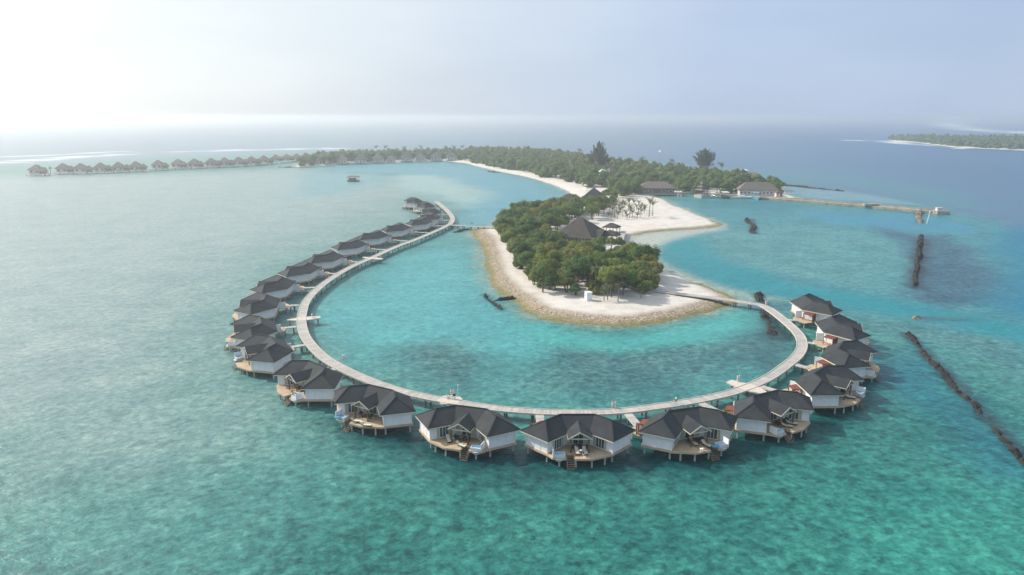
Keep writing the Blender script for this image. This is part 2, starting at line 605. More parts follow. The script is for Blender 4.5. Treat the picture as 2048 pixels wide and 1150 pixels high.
def build_land():
    xs = np.concatenate([np.arange(-330, -60, 3.0), np.arange(-60, 110, 0.8), np.arange(110, 330, 2.2)])
    ys = np.concatenate([np.arange(178, 350, 0.8), np.arange(350, 520, 1.8), np.arange(520, 1260, 4.5)])
    X, Y = np.meshgrid(xs, ys)
    z, d = land_height(X, Y)
    rub = sstep(-4, 2, sdf(RUBBLE, X, Y))
    band = rub * sstep(9.5, 4.0, d) * sstep(-6, -1, d)
    spit = sstep(-2, 3, sdf(SPIT, X, Y)) * sstep(5, 2, d) * sstep(-5, -1, d)
    band = np.maximum(band, spit * 0.9)
    wl = worley(X / .9, Y / .9)
    z = z + band * (0.34 * (1 - np.clip(wl, 0, 1)) - 0.08)
    me, used = grid_mesh('island_ground', xs, ys, z, keep=d > -9)
    # what the ground is made of: rubble amount, wetness (tide line), algae
    alg = band * sstep(3.2, -0.3, d + 1.5 * fbm(X / 4, Y / 4, 3))
    wet = sstep(2.2, 0.0, d) * (1 - band)
    rgba = np.stack([band, wet, alg, np.ones_like(band)], -1).reshape(-1, 4)[used]
    set_col(me, 'ground', rgba)
    m, n, b = new_mat('coral_sand')
    at_ = n.nodes.new('ShaderNodeAttribute'); at_.attribute_name = 'ground'
    sep = n.nodes.new('ShaderNodeSeparateColor'); n.links.new(at_.outputs['Color'], sep.inputs[0])
    P = geo_pos(n)
    f = noise(n, 0.22, 6.0, 0.65, P)
    f2 = noise(n, 1.6, 5.0, 0.7, P)
    sand = ramp(n, f, [(0.3, (0.45, 0.425, 0.385)), (0.52, (0.55, 0.525, 0.485)), (0.75, (0.61, 0.585, 0.55))])
    sand = mix(n, 1.0, sand, ramp(n, f2, [(0.25, (0.86, 0.86, 0.87)), (0.6, (1.03, 1.03, 1.03))]), 'MULTIPLY')
    vor = n.nodes.new('ShaderNodeTexVoronoi'); vor.inputs['Scale'].default_value = 2.3
    n.links.new(P, vor.inputs['Vector'])
    sc_ = n.nodes.new('ShaderNodeSeparateColor'); n.links.new(vor.outputs['Color'], sc_.inputs[0])
    rubc = ramp(n, sc_.outputs[0], [(0.0, (0.2, 0.16, 0.115)), (0.3, (0.38, 0.315, 0.235)), (0.7, (0.48, 0.41, 0.32)), (1.0, (0.58, 0.53, 0.46))])
    rubc = mix(n, 1.0, rubc, ramp(n, vor.outputs['Distance'], [(0.1, (1.0,) * 3), (0.7, (0.5, 0.47, 0.44))]), 'MULTIPLY')
    algc = ramp(n, f2, [(0.3, (0.07, 0.065, 0.03)), (0.55, (0.19, 0.17, 0.07)), (0.75, (0.4, 0.35, 0.22))])
    c = mix(n, sep.outputs[0], sand, rubc)
    c = mix(n, sep.outputs[2], c, algc)
    c = mix(n, math_n(n, 'MULTIPLY', sep.outputs[1], 0.75), c, (0.4, 0.36, 0.29))
    n.links.new(c, b.inputs['Base Color'])
    b.inputs['Roughness'].default_value = 0.9
    b.inputs['Specular IOR Level'].default_value = 0.15
    bump(n, f2, 0.4, 0.12, b)
    me.materials.append(m)
    o = link('sand_ground', me)
    o['kind'] = 'structure'
    # the islet on the right
    xs = np.arange(640, 1700, 7.0); ys = np.arange(1000, 1700, 6.0)
    X, Y = np.meshgrid(xs, ys)
    dd = sdf(ISLETW, X, Y) + 4 * fbm(X / 25, Y / 25, 3)
    z = np.where(dd > 0, 2.0 * (1 - np.exp(-np.clip(dd, 0, None) / 8)), dd * 0.12)
    me2, used = grid_mesh('islet_ground', xs, ys, z, keep=dd > -12)
    zr = np.zeros((len(used), 4)); zr[:, 3] = 1
    set_col(me2, 'ground', zr)
    me2.materials.append(m)
    o2 = link('islet_ground', me2)
    o2['kind'] = 'structure'


build_land()

# ------------------------------------------------------------------ the sea
def S(*c): return np.array(lin(c))


REGIONS = [  # (outline in the photograph, colour of the water over that bottom, softness m, warp m, mottle)
    # the big shallow reef flat that everything stands on
    ([(-900, 344), (0, 330), (300, 316), (600, 304), (900, 304), (1300, 320), (1560, 366), (1900, 415), (1990, 470), (2030, 560), (2048, 640), (2700, 760), (4000, 1400), (1024, 4000), (-3000, 1400)], S(72, 150, 146), 30, 14, 0.75),
    # left side: pale sky reflection painted into the water colour
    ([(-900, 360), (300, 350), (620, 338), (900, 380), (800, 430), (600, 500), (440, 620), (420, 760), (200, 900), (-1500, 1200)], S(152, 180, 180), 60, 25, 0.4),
    # right front, greener
    ([(760, 930), (1100, 960), (1500, 900), (1700, 800), (1800, 700), (2300, 900), (3000, 1400), (700, 1500), (500, 1150)], S(48, 134, 127), 14, 8, 0.95),
    ([(1950, 960), (1800, 960), (1700, 1040), (1750, 1200), (2400, 1300), (2300, 1000)], S(50, 150, 139), 12, 6, 0.8),
    # weed band in front of the villas, darkened with their painted shadow and reflection
    ([(640, 840), (700, 880), (820, 930), (1100, 960), (1400, 950), (1640, 890), (1760, 800), (1800, 720), (1700, 720), (1600, 830), (1440, 900), (1150, 890), (900, 870), (760, 820)], S(14, 82, 88), 7, 5, 1.0),
    ([(1700, 740), (1850, 680), (1990, 860), (2100, 960), (1990, 960), (1900, 850)], S(34, 128, 142), 10, 6, 0.8),
    # inside the ring
    ([(905, 462), (950, 470), (985, 570), (1040, 616), (1110, 650), (1240, 664), (1400, 640), (1500, 610), (1580, 660), (1590, 700), (1540, 745), (1440, 785), (1300, 812), (1130, 815), (960, 800), (800, 770), (690, 725), (630, 670), (620, 610), (700, 550), (820, 490)], S(74, 158, 158), 6, 5, 0.6),
    ([(700, 690), (640, 640), (650, 600), (740, 550), (860, 500), (920, 500), (960, 560), (1010, 620), (1080, 660), (1180, 690), (1130, 740), (1000, 720), (880, 740)], S(80, 178, 184), 9, 7, 0.45),
    ([(1100, 690), (1230, 690), (1400, 665), (1500, 690), (1440, 760), (1300, 800), (1130, 800), (1000, 770)], S(70, 130, 134), 9, 8, 1.0),
    ([(800, 700), (900, 680), (960, 690), (1000, 740), (940, 790), (830, 760)], S(66, 130, 132), 8, 8, 1.0),
    ([(1500, 640), (1570, 655), (1590, 700), (1540, 740), (1490, 720)], S(58, 112, 118), 8, 6, 0.7),
    # bright band around the beach tip
    ([(1030, 640), (1130, 668), (1240, 676), (1400, 652), (1480, 628), (1500, 650), (1400, 690), (1230, 706), (1100, 690)], S(78, 186, 184), 6, 5, 0.4),
    # west bay beyond the left bridge
    ([(905, 452), (990, 450), (1040, 424), (1140, 395), (1120, 374), (1040, 352), (960, 334), (880, 324), (720, 329), (640, 335), (620, 342), (800, 345), (900, 375), (930, 420)], S(92, 168, 186), 10, 7, 0.4),
    ([(800, 350), (880, 352), (960, 376), (980, 398), (930, 415), (860, 392), (780, 372)], S(158, 196, 194), 14, 10, 0.3),
    ([(640, 336), (740, 330), (860, 326), (930, 330), (900, 338), (780, 340), (690, 344)], S(80, 165, 180), 10, 6, 0.3),
    ([(590, 345), (760, 350), (770, 362), (700, 385), (600, 400)], S(120, 175, 185), 20, 10, 0.3),
    # right hand lagoon
    ([(1330, 402), (1390, 424), (1450, 448), (1340, 478), (1310, 500), (1350, 545), (1450, 590), (1580, 620), (1800, 640), (2100, 760), (2200, 600), (2000, 440), (1890, 428), (1560, 400)], S(62, 148, 158), 8, 6, 0.6),
    ([(1450, 456), (1600, 452), (1760, 462), (1815, 500), (1815, 572), (1730, 580), (1600, 560), (1470, 525), (1400, 490)], S(84, 158, 162), 9, 7, 0.7),
    ([(1310, 485), (1345, 470), (1400, 480), (1440, 520), (1600, 570), (1760, 592), (1900, 622), (2048, 650), (2300, 720), (2300, 760), (2048, 690), (1860, 640), (1700, 612), (1560, 590), (1440, 570), (1350, 530)], S(0, 150, 162), 7, 6, 0.3),
    ([(1720, 440), (1830, 470), (1900, 470), (1960, 505), (2010, 560), (1990, 600), (1900, 615), (1790, 590), (1825, 560), (1820, 500)], S(56, 108, 128), 7, 6, 0.9),
    ([(1600, 425), (1820, 430), (1950, 452), (1940, 470), (1800, 458), (1660, 446)], S(56, 150, 178), 7, 6, 0.3),
    ([(1980, 470), (2060, 440), (2400, 520), (2300, 640), (2060, 640), (1990, 610), (2025, 560)], S(4, 132, 164), 10, 8, 0.3),
    ([(1350, 398), (1560, 404), (1620, 412), (1560, 425), (1420, 410)], S(44, 136, 152), 6, 5, 0.3),
    # shallow sand beside the spit and the beach
    ([(1254, 474), (1300, 464), (1440, 454), (1450, 458), (1360, 474), (1316, 490), (1302, 512), (1330, 545), (1300, 530), (1262, 500)], S(196, 206, 196), 5, 3, 0.3),
    ([(1320, 530), (1380, 552), (1450, 574), (1560, 600), (1500, 600), (1440, 584), (1370, 566)], S(150, 186, 176), 5, 4, 0.6),
    ([(1560, 610), (1700, 640), (1900, 660), (2060, 690), (2060, 760), (1880, 690), (1720, 660), (1600, 650)], S(78, 142, 146), 7, 6, 0.8),
    ([(1560, 372), (1600, 374), (1690, 382), (1860, 412), (1740, 404), (1600, 394)], S(122, 164, 178), 8, 4, 0.2),
    ([(1390, 350), (1560, 360), (1700, 372), (1860, 400), (1900, 415), (1980, 420), (1880, 380), (1700, 350), (1500, 340), (1300, 325)], S(80, 142, 160), 20, 10, 0.3),
]
SUNKEN_ROCKS = [((1845, 480), (1832, 575), 5.0, S(40, 62, 66)), ((1500, 438), (1512, 468), 3.4, S(30, 70, 84)), ((1518, 590), (1560, 676), 3.2, S(30, 66, 70)),  # dark submerged rock showing round the breakwaters
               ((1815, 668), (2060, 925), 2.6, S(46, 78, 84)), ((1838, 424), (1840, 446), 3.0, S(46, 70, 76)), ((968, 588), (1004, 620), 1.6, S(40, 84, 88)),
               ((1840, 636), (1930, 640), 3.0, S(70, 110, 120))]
SURF = [([(-900, 346), (0, 325), (120, 316), (300, 306), (480, 300), (640, 297), (700, 297)], 24, 0.7), ([(860, 300), (900, 299.5), (960, 302)], 18, 0.9),
        ([(-600, 332), (60, 312), (240, 303)], 14, 0.6), ([(1680, 280.5), (1770, 282), (1815, 288), (1850, 288)], 18, 0.8), ([(1780, 284), (1830, 289), (1900, 293.5), (1920, 297)], 10, 0.8),
        ([(1880, 245), (1900, 252), (1950, 260), (2060, 266), (2300, 270)], 70, 0.8), ([(2000, 262), (2120, 264)], 50, 0.7), ([(1140, 314), (1165, 317), (1180, 321)], 4, 0.6),
        ([(800, 303), (870, 302), (950, 301)], 14, 0.8)]


def build_sea():
    xs = [0.0]
    while xs[-1] < 20000:
        x = xs[-1]
        xs.append(x + (1.3 if x < 110 else 1.3 + (x - 110) * 0.013))
    xs = np.array(sorted([-v for v in xs[1:]] + xs))
    ys = [20.0]
    while ys[-1] < 20000:
        y = ys[-1]
        ys.append(y + max(1.2, 0.45 * y * y / (H * 731)))
    ys = np.array([-20000, -4000, -600, -60] + ys)
    X, Y = np.meshgrid(xs, ys)
    shp = X.shape
    x, y = X.ravel(), Y.ravel()
    deep = np.empty((x.size, 3))
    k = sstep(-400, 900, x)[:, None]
    deep[:] = S(112, 146, 168) * (1 - k) + S(50, 108, 156) * k  # left side lightened: sky sheen painted into the sea colour
    deep *= (1 + 0.1 * fbm(x / 160, y / 400, 4))[:, None]
    col = deep
    mot = np.full(x.size, 0.15)
    w1 = fbm(x / 30 + 9, y / 30, 4)
    w2 = fbm(x / 7 + 31, y / 7 + 11, 3)
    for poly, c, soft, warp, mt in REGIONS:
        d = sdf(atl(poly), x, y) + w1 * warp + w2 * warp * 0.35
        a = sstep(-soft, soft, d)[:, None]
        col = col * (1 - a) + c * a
        mot = mot * (1 - a[:, 0]) + mt * a[:, 0]
    # depth falls away from the beaches
    d = -(sdf(COASTW, x, y) + 1.2 * fbm(x / 9, y / 9, 3))
    sh = sstep(7.0, 0.0, d + 2.5 * w2)[:, None] * (np.hypot(x, y) < 1500)[:, None]
    near_w = sstep(-5, 10, sdf(RUBBLE, x, y))[:, None]
    shore = S(170, 190, 176) * (1 - near_w) + S(128, 150, 128) * near_w
    col = col * (1 - sh * 0.8) + shore * sh * 0.8
    for p, q, r, c in SUNKEN_ROCKS:
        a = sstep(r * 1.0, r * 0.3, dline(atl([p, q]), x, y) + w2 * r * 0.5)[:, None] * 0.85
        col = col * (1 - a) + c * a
    foam = np.zeros(x.size)
    for ln, wd, st in SURF:
        dd = dline(atl(ln), x, y)
        foam = np.maximum(foam, st * sstep(wd * 1.6, wd * 0.3, dd + wd * 1.1 * fbm(x / 22, y / 14, 3)) * sstep(-0.55, 0.15, fbm(x / 60 + 5, y / 20, 3)))
    col = col * (1 - foam[:, None]) + np.array((0.8, 0.82, 0.84)) * foam[:, None]
    mot = mot * (1 - foam)
    g = col.mean(1, keepdims=True)
    ww = (1 - foam)[:, None]
    col = col * (1 - ww) + ww * (col * 0.97 + g * 0.03) * 0.58
    me, used = grid_mesh('sea_water', xs, ys, np.zeros(shp))
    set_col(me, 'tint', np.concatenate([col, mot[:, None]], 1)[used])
    m, n, b = new_mat('sea_water')
    a = n.nodes.new('ShaderNodeAttribute'); a.attribute_name = 'tint'
    P = geo_pos(n)
    # the bottom seen through the water: coral heads, weed, sand
    Pw = n.nodes.new('ShaderNodeVectorMath'); Pw.operation = 'ADD'
    dn = n.nodes.new('ShaderNodeTexNoise'); dn.inputs['Scale'].default_value = 0.35; dn.inputs['Detail'].default_value = 2.0
    n.links.new(P, dn.inputs['Vector']); n.links.new(P, Pw.inputs[0])
    sc = n.nodes.new('ShaderNodeVectorMath'); sc.operation = 'SCALE'; sc.inputs['Scale'].default_value = 0.9
    n.links.new(dn.outputs['Color'], sc.inputs[0]); n.links.new(sc.outputs[0], Pw.inputs[1])
    f1 = noise(n, 0.055, 5.0, 0.62, P)
    f2 = noise(n, 0.5, 6.0, 0.72, Pw.outputs[0])
    f3 = noise(n, 0.16, 3.0, 0.6, Pw.outputs[0])
    mt = ramp(n, f2, [(0.34, (0.3, 0.4, 0.42)), (0.44, (0.78, 0.84, 0.85)), (0.53, (1.04, 1.04, 1.04)), (0.66, (1.8, 1.42, 1.34))])
    mt = mix(n, 1.0, mt, ramp(n, f1, [(0.36, (0.62, 0.76, 0.79)), (0.5, (1.0,) * 3), (0.64, (1.35, 1.16, 1.1))]), 'MULTIPLY')
    mt = mix(n, 1.0, mt, ramp(n, f3, [(0.3, (0.5, 0.62, 0.65)), (0.42, (1.0,) * 3)]), 'MULTIPLY')
    f4 = noise(n, 1.05, 2.0, 0.5, Pw.outputs[0])
    mt = mix(n, 1.0, mt, ramp(n, f4, [(0.36, (0.68, 0.75, 0.76)), (0.5, (1.0,) * 3), (0.64, (1.42, 1.25, 1.22))]), 'MULTIPLY')
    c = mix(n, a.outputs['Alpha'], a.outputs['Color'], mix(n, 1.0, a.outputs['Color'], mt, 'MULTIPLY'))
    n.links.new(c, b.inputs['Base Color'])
    b.inputs['IOR'].default_value = 1.33
    b.inputs['Roughness'].default_value = 0.36
    b.inputs['Specular IOR Level'].default_value = 0.27
    # wind ripples and the longer chop under them
    Pr = mapping(n, P, (0.62, 1.15, 1.0), (0, 0, 0.5))
    r1 = noise(n, 0.85, 3.0, 0.6, Pr)
    r2 = noise(n, 0.16, 2.0, 0.5, Pr)
    hgt = math_n(n, 'ADD', r1, math_n(n, 'MULTIPLY', r2, 1.6))
    bump(n, hgt, 0.46, 0.7, b)
    me.materials.append(m)
    o = link('sea_water', me)
    o['kind'] = 'structure'


build_sea()

# haze: the humid air over the lagoon, one closed box
def build_haze():
    mb = MB()
    mb.box((0, 0, 28.5), (41000, 41000, 59))
    m = bpy.data.materials.new('haze')
    m.use_nodes = True
    n = m.node_tree
    n.nodes.clear()
    out = n.nodes.new('ShaderNodeOutputMaterial')
    v = n.nodes.new('ShaderNodeVolumePrincipled')
    v.inputs['Color'].default_value = (0.88, 0.915, 0.95, 1)
    v.inputs['Density'].default_value = 0.00034
    v.inputs['Anisotropy'].default_value = 0.66
    n.links.new(v.outputs[0], out.inputs['Volume'])
    o = mb.build('haze', m)
    o['kind'] = 'stuff'


build_haze()
# ------------------------------------------------------------------ the ring boardwalk
WALK_PX = [(872, 403), (884, 412), (893, 420), (902, 430), (905, 438), (902, 446), (892, 452), (878, 459), (831, 479), (792, 493.5), (742, 516), (701, 534),
           (662, 557), (633, 579.5), (613, 602), (605, 625), (603, 645), (610, 672), (629, 697), (654, 719), (690, 739), (732, 758), (788, 778), (852, 793.5),
           (905, 803), (980, 815), (1060, 822), (1130, 824.5), (1230, 822.5), (1320, 812), (1400, 799), (1470, 782.5), (1531, 758), (1570, 732), (1597, 708), (1604, 686),
           (1594, 664), (1563, 636), (1536, 616)]
ZW = 1.75


def spline(pts, step):
    pts = [Vector(p) for p in pts]
    out = []
    for i in range(len(pts) - 1):
        p0, p1, p2, p3 = pts[max(i - 1, 0)], pts[i], pts[i + 1], pts[min(i + 2, len(pts) - 1)]
        k = max(2, int((p2 - p1).length / 0.4))
        for j in range(k):
            t = j / k
            out.append(0.5 * ((2 * p1) + (p2 - p0) * t + (2 * p0 - 5 * p1 + 4 * p2 - p3) * t * t + (3 * p1 - p0 - 3 * p2 + p3) * t ** 3))
    out.append(pts[-1])
    res, acc = [out[0]], 0.0
    for a, b in zip(out[:-1], out[1:]):
        acc += (b - a).length
        if acc >= step:
            res.append(b); acc = 0.0
    if (res[-1] - out[-1]).length > 0.3: res.append(out[-1])
    return res


def ribbon(path, wd, z1, z0, mb, mi_top=0, mi_side=1, u0=0.0):
    """planked strip along a path; u runs along it"""
    n = len(path)
    L, R, us = [], [], [u0]
    for i, p in enumerate(path):
        d = (path[min(i + 1, n - 1)] - path[max(i - 1, 0)])
        d = Vector((d.x, d.y, 0)).normalized()
        nrm = Vector((-d.y, d.x, 0)) * wd / 2
        L.append(p + nrm); R.append(p - nrm)
        if i: us.append(us[-1] + (p - path[i - 1]).length)
    for i in range(n - 1):
        a, b, c, d = R[i], R[i + 1], L[i + 1], L[i]
        mb.add([(a.x, a.y, z1), (b.x, b.y, z1), (c.x, c.y, z1), (d.x, d.y, z1)], [(0, 1, 2, 3)], mi_top,
               [[(us[i], 0), (us[i + 1], 0), (us[i + 1], wd), (us[i], wd)]])
        for e, f in ((a, b), (c, d)):
            mb.add([(e.x, e.y, z0), (f.x, f.y, z0), (f.x, f.y, z1), (e.x, e.y, z1)], [(0, 1, 2, 3)], mi_side)
        mb.add([(d.x, d.y, z0), (c.x, c.y, z0), (b.x, b.y, z0), (a.x, a.y, z0)], [(0, 1, 2, 3)], mi_side)
    for i, s in ((0, 1), (n - 1, -1)):
        a, d = R[i], L[i]
        mb.add([(a.x, a.y, z0), (a.x, a.y, z1), (d.x, d.y, z1), (d.x, d.y, z0)], [(0, 1, 2, 3)[::s]], mi_side)
    return L, R


WALK = spline([Vector((*at(x, y, ZW)[:2], 0)) for x, y in WALK_PX], 1.2)
WALK_W = 2.35


def bent(p, d, wd, z):
    """two piles and the cross beam they carry"""
    mb = MB()
    nrm = Vector((-d.y, d.x, 0))
    for s in (-1, 1):
        q = p + nrm * s * (wd / 2 - 0.35)
        mb.cyl(q, 0.17, -2.0, z - 0.4, 8)
    a, b = p - nrm * (wd / 2 - 0.1), p + nrm * (wd / 2 - 0.1)
    mb.beam((a.x, a.y, z - 0.36), (b.x, b.y, z - 0.36), 0.26, 0.24)
    return mb


def build_walk():
    root = empty('boardwalk', (0, 0, 0))
    tag(root, 'long curved grey timber boardwalk on piles linking all the near villas in a ring', 'boardwalk')
    mb = MB()
    ribbon(WALK, WALK_W, ZW, ZW - 0.2, mb)
    mb.build('planked_deck', [M['walk'], M['walk_side']], root, fix=False)
    for s in (-1, 1):   # kerb along each edge
        kb = MB()
        off = []
        for i, p in enumerate(WALK):
            d = (WALK[min(i + 1, len(WALK) - 1)] - WALK[max(i - 1, 0)]).normalized()
            off.append(p + Vector((-d.y, d.x, 0)) * s * (WALK_W / 2 - 0.03))
        ribbon(off, 0.16, ZW + 0.09, ZW - 0.26, kb, 0, 0)
        kb.build('edge_beam', M['walk_side'], root, fix=False)
    total = len(WALK)
    step = max(1, round(total / 99))
    for i in range(1, total - 1, step):
        d = (WALK[i + 1] - WALK[i - 1]).normalized()
        bent(WALK[i], d, WALK_W, ZW).build('pile_bent', M['dark_pile'], root)
    # wider lookouts across the walk
    for (px, py, ln, wd, off, turn) in ((612, 638, 8.6, 3.4, 0.6, -0.1), (752, 516, 9.0, 3.4, 0.5, 0.2), (1494, 772, 9.5, 3.6, -0.4, 0.0), (902, 797, 4.6, 4.2, 0.6, 0.0)):
        q = at(px, py, ZW)
        i = min(range(1, total - 1), key=lambda k: (WALK[k].x - q.x) ** 2 + (WALK[k].y - q.y) ** 2)
        d = (WALK[i + 1] - WALK[i - 1]).normalized()
        nrm = Vector((-d.y, d.x, 0))
        c = WALK[i] + nrm * off
        lb = MB()
        u = (nrm * math.cos(turn) + d * math.sin(turn)).normalized()
        t = Vector((-u.y, u.x, 0))
        poly = [c - u * ln / 2, c - u * 1.2 - t * wd / 2, c + u * 1.2 - t * wd / 2, c + u * ln / 2 - t * 0.9, c + u * ln / 2 + t * 0.9, c + u * 1.2 + t * wd / 2, c - u * 1.2 + t * wd / 2, c - u * ln / 2 + t * 0.5]
        lb.prism([(p.x, p.y) for p in poly], ZW - 0.24, ZW + 0.012)
        lk = lb.build('lookout', M['walk_side'], root)
        for s in (-0.42, 0.42):
            pb = MB(); e = c + u * ln * s
            pb.cyl(e, 0.16, -2.0, ZW - 0.23, 8)
            pb.build('pile', M['dark_pile'], lk)


build_walk()


def footbridge(name, label, pts, wd, z, nb, cat='bridge', group=None, start=1):
    path = spline([Vector((p[0], p[1], 0)) for p in pts], 1.2)
    root = empty(name, (0, 0, 0))
    tag(root, label, cat, group)
    mb = MB()
    ribbon(path, wd, z, z - 0.2, mb)
    mb.build('planked_deck', [M['walk'], M['walk_side']], root, fix=False)
    for k in range(nb):
        i = min(len(path) - 2, max(1, int((k + 0.5) / nb * len(path))))
        d = (path[i + 1] - path[i - 1]).normalized()
        bent(path[i], d, wd, z).build('pile_bent', M['dark_pile'], root)
    return root


footbridge('footbridge', 'footbridge from the right end of the ring boardwalk to the white sand spit', [at(1537, 617, ZW + .01), at(1523, 610, ZW), at(1500, 606, ZW), at(1460, 600, ZW), at(1400, 592, ZW), at(1350, 586, ZW), at(1312, 581, ZW)], 2.6, ZW + 0.014, 8)
footbridge('footbridge', 'narrow footbridge from the left side of the ring boardwalk to the wooded island', [at(896, 449.5, ZW), at(920, 451, ZW), at(950, 453, ZW), at(990, 454, ZW)], 2.2, ZW + 0.016, 7)

# ------------------------------------------------------------------ the water villas
RX, WL, HIP, HW, WT = 3.1, 3.7, 2.9, 3.3, math.radians(44)
ZR, ZE, ZD = 5.95, 4.05, 1.62


def v2(x, y): return Vector((x, y))


def wing(side, off_n, end):
    """corner of a wing: off_n metres to the back(+)/front(-) of its ridge, end metres past its apex"""
    a = v2(side * math.cos(WT), -math.sin(WT))
    nb = v2(side * math.sin(WT), math.cos(WT))
    p = v2(side * RX, 0) + a * (WL + end) + nb * off_n
    return p


def mitre(side, off):
    nb = v2(side * math.sin(WT), math.cos(WT))
    m_ = (v2(0, 1) + nb) / (1 + math.cos(WT)) * off
    return v2(side * RX, 0) + m_


def v3(p, z): return Vector((p.x, p.y, z))


def plan(off_b, off_f, end):
    return [wing(-1, off_b, end), wing(-1, -off_f, end), mitre(-1, -off_f), mitre(1, -off_f), wing(1, -off_f, end), wing(1, off_b, end), mitre(1, off_b), mitre(-1, off_b)]


MESH = {}


def once(key, fn, mats, smooth=False):
    if key not in MESH:
        mb = fn()
        me = mb.mesh(key, mats if isinstance(mats, (list, tuple)) else [mats], smooth)
        bm = bmesh.new(); bm.from_mesh(me)
        bmesh.ops.recalc_face_normals(bm, faces=bm.faces)
        bm.to_mesh(me); bm.free()
        MESH[key] = me
    return MESH[key]


def roof_mb():
    mb = MB()
    aL, aR = wing(-1, 0, 0), wing(1, 0, 0)
    PL, PR = v2(-RX, 0), v2(RX, 0)
    th = 0.16
    def pl(*pts): mb.slab(pts, th)
    pl(v3(mitre(-1, -HW), ZE), v3(mitre(1, -HW), ZE), v3(PR, ZR), v3(PL, ZR))
    pl(v3(PL, ZR), v3(PR, ZR), v3(mitre(1, HW), ZE), v3(mitre(-1, HW), ZE))
    for s, a_, P_ in ((-1, aL, PL), (1, aR, PR)):
        pl(v3(P_, ZR), v3(a_, ZR), v3(wing(s, -HW, HIP), ZE), v3(mitre(s, -HW), ZE))
        pl(v3(a_, ZR), v3(P_, ZR), v3(mitre(s, HW), ZE), v3(wing(s, HW, HIP), ZE))
        pl(v3(a_, ZR), v3(wing(s, HW, HIP), ZE), v3(wing(s, -HW, HIP), ZE))
    return mb


def ridge_mb():
    mb = MB()
    pts = [v3(wing(-1, 0, 0), ZR + .03), v3(v2(-RX, 0), ZR + .03), v3(v2(RX, 0), ZR + .03), v3(wing(1, 0, 0), ZR + .03)]
    for a, b in zip(pts[:-1], pts[1:]): mb.beam(a, b, 0.26, 0.1)
    for s in (-1, 1):
        for off in (-HW, HW):
            mb.beam(v3(wing(s, 0, 0), ZR + .02), v3(wing(s, off, HIP), ZE + .02), 0.2, 0.08)
    return mb


def fascia_mb():
    mb = MB()
    p = plan(HW - .02, HW - .02, HIP - .02)
    z = ZE - 0.2
    for i in range(len(p)):
        a, b = p[i], p[(i + 1) % len(p)]
        mb.beam(v3(a, z), v3(b, z), 0.06, 0.2)
    return mb


PRW, PR0, PR1 = 2.1, -0.9, -6.1      # porch half width, where its ridge leaves the roof, its front
PZR, PZE = 5.35, 4.2


def porch_mb():
    mb = MB()
    for s in (-1, 1):
        q = [(0, PR1, PZR), (s * PRW, PR1, PZE), (s * PRW, -2.4, PZE), (0, PR0, PZR)]
        mb.slab(q if s < 0 else q[::-1], 0.12)
    return mb


def porch_trim_mb():
    mb = MB()
    for s in (-1, 1):
        mb.beam((0, PR1 - .04, PZR - .14), (s * PRW, PR1 - .04, PZE - .14), 0.07, 0.2)
        mb.beam((s * (PRW - .02), PR1 - .04, PZE - .2), (s * (PRW - .02), -2.6, PZE - .2), 0.07, 0.16)
    mb.beam((-1.6, PR1 + .35, PZE - .2), (1.6, PR1 + .35, PZE - .2), 0.14, 0.18)
    return mb


WB, WF, WE = 2.5, 2.45, 2.15         # wall offsets from the ridge line


def wall_mb():
    """end and back walls of both wings, with their corner boards"""
    mb = MB()
    p = plan(WB, WF, WE)
    z0, z1 = ZD - 0.02, ZE + 0.12
    def seg(a, b, th=0.16):
        c = (a + b) / 2; d = b - a
        mb.box((c.x, c.y, (z0 + z1) / 2), (d.length, th, z1 - z0), math.atan2(d.y, d.x))
    seg(p[0], p[1]); seg(p[4], p[5]); seg(p[5], p[6]); seg(p[6], p[7]); seg(p[7], p[0])
    for s in (-1, 1):                                   # short returns beside the glass
        a, b = wing(s, -WF, WE), wing(s, -WF, WE - 1.15)
        seg(a, b)
        c, d = mitre(s, -WF), mitre(s, -WF) + (wing(s, -WF, WE) - mitre(s, -WF)).normalized() * 0.7
        seg(c, d)
    return mb


def board_spots():
    """corner boards and panel battens of the walls: place, turn, size"""
    out = [(q, WT, .3, .3) for q in plan(WB, WF, WE)]
    for s in (-1, 1):
        a, b = wing(s, WB, WE), wing(s, -WF, WE)
        d = b - a
        for t in (0.36, 0.68):
            out.append((a.lerp(b, t), math.atan2(d.y, d.x), .12, .24))
        out.append((wing(s, -WF, WE - 1.15), math.atan2(-math.sin(WT), s * math.cos(WT)), .2, .24))
    return out


def door_run(which):
    if which == 'c': return mitre(-1, -WF) + v2(0.12, 0), mitre(1, -WF) - v2(0.12, 0)
    s = -1 if which == 'l' else 1
    m_ = mitre(s, -WF)
    return m_ + (wing(s, -WF, WE) - m_).normalized() * 0.72, wing(s, -WF, WE - 1.18)


def door_frame(which):
    def fn():
        mb = MB()
        a, b = door_run(which)
        d = b - a
        rz = math.atan2(d.y, d.x)
        nn = 5 if which != 'c' else 4
        z0, z1 = ZD, ZE + .05
        for k in range(nn + 1):
            c = a.lerp(b, k / nn)
            mb.box((c.x, c.y, (z0 + z1) / 2), (0.09, 0.12, z1 - z0), rz)
        c = (a + b) / 2
        for z, h_ in ((z0 + .06, .12), (z1 - .2, .3)):
            mb.box((c.x, c.y, z), (d.length, 0.1, h_), rz)
        return mb
    return fn


def door_pane(which):
    def fn():
        mb = MB()
        a, b = door_run(which)
        c = (a + b) / 2; d = b - a
        mb.box((c.x, c.y, (ZD + ZE) / 2), (d.length, 0.04, ZE - ZD - .1), math.atan2(d.y, d.x))
        return mb
    return fn


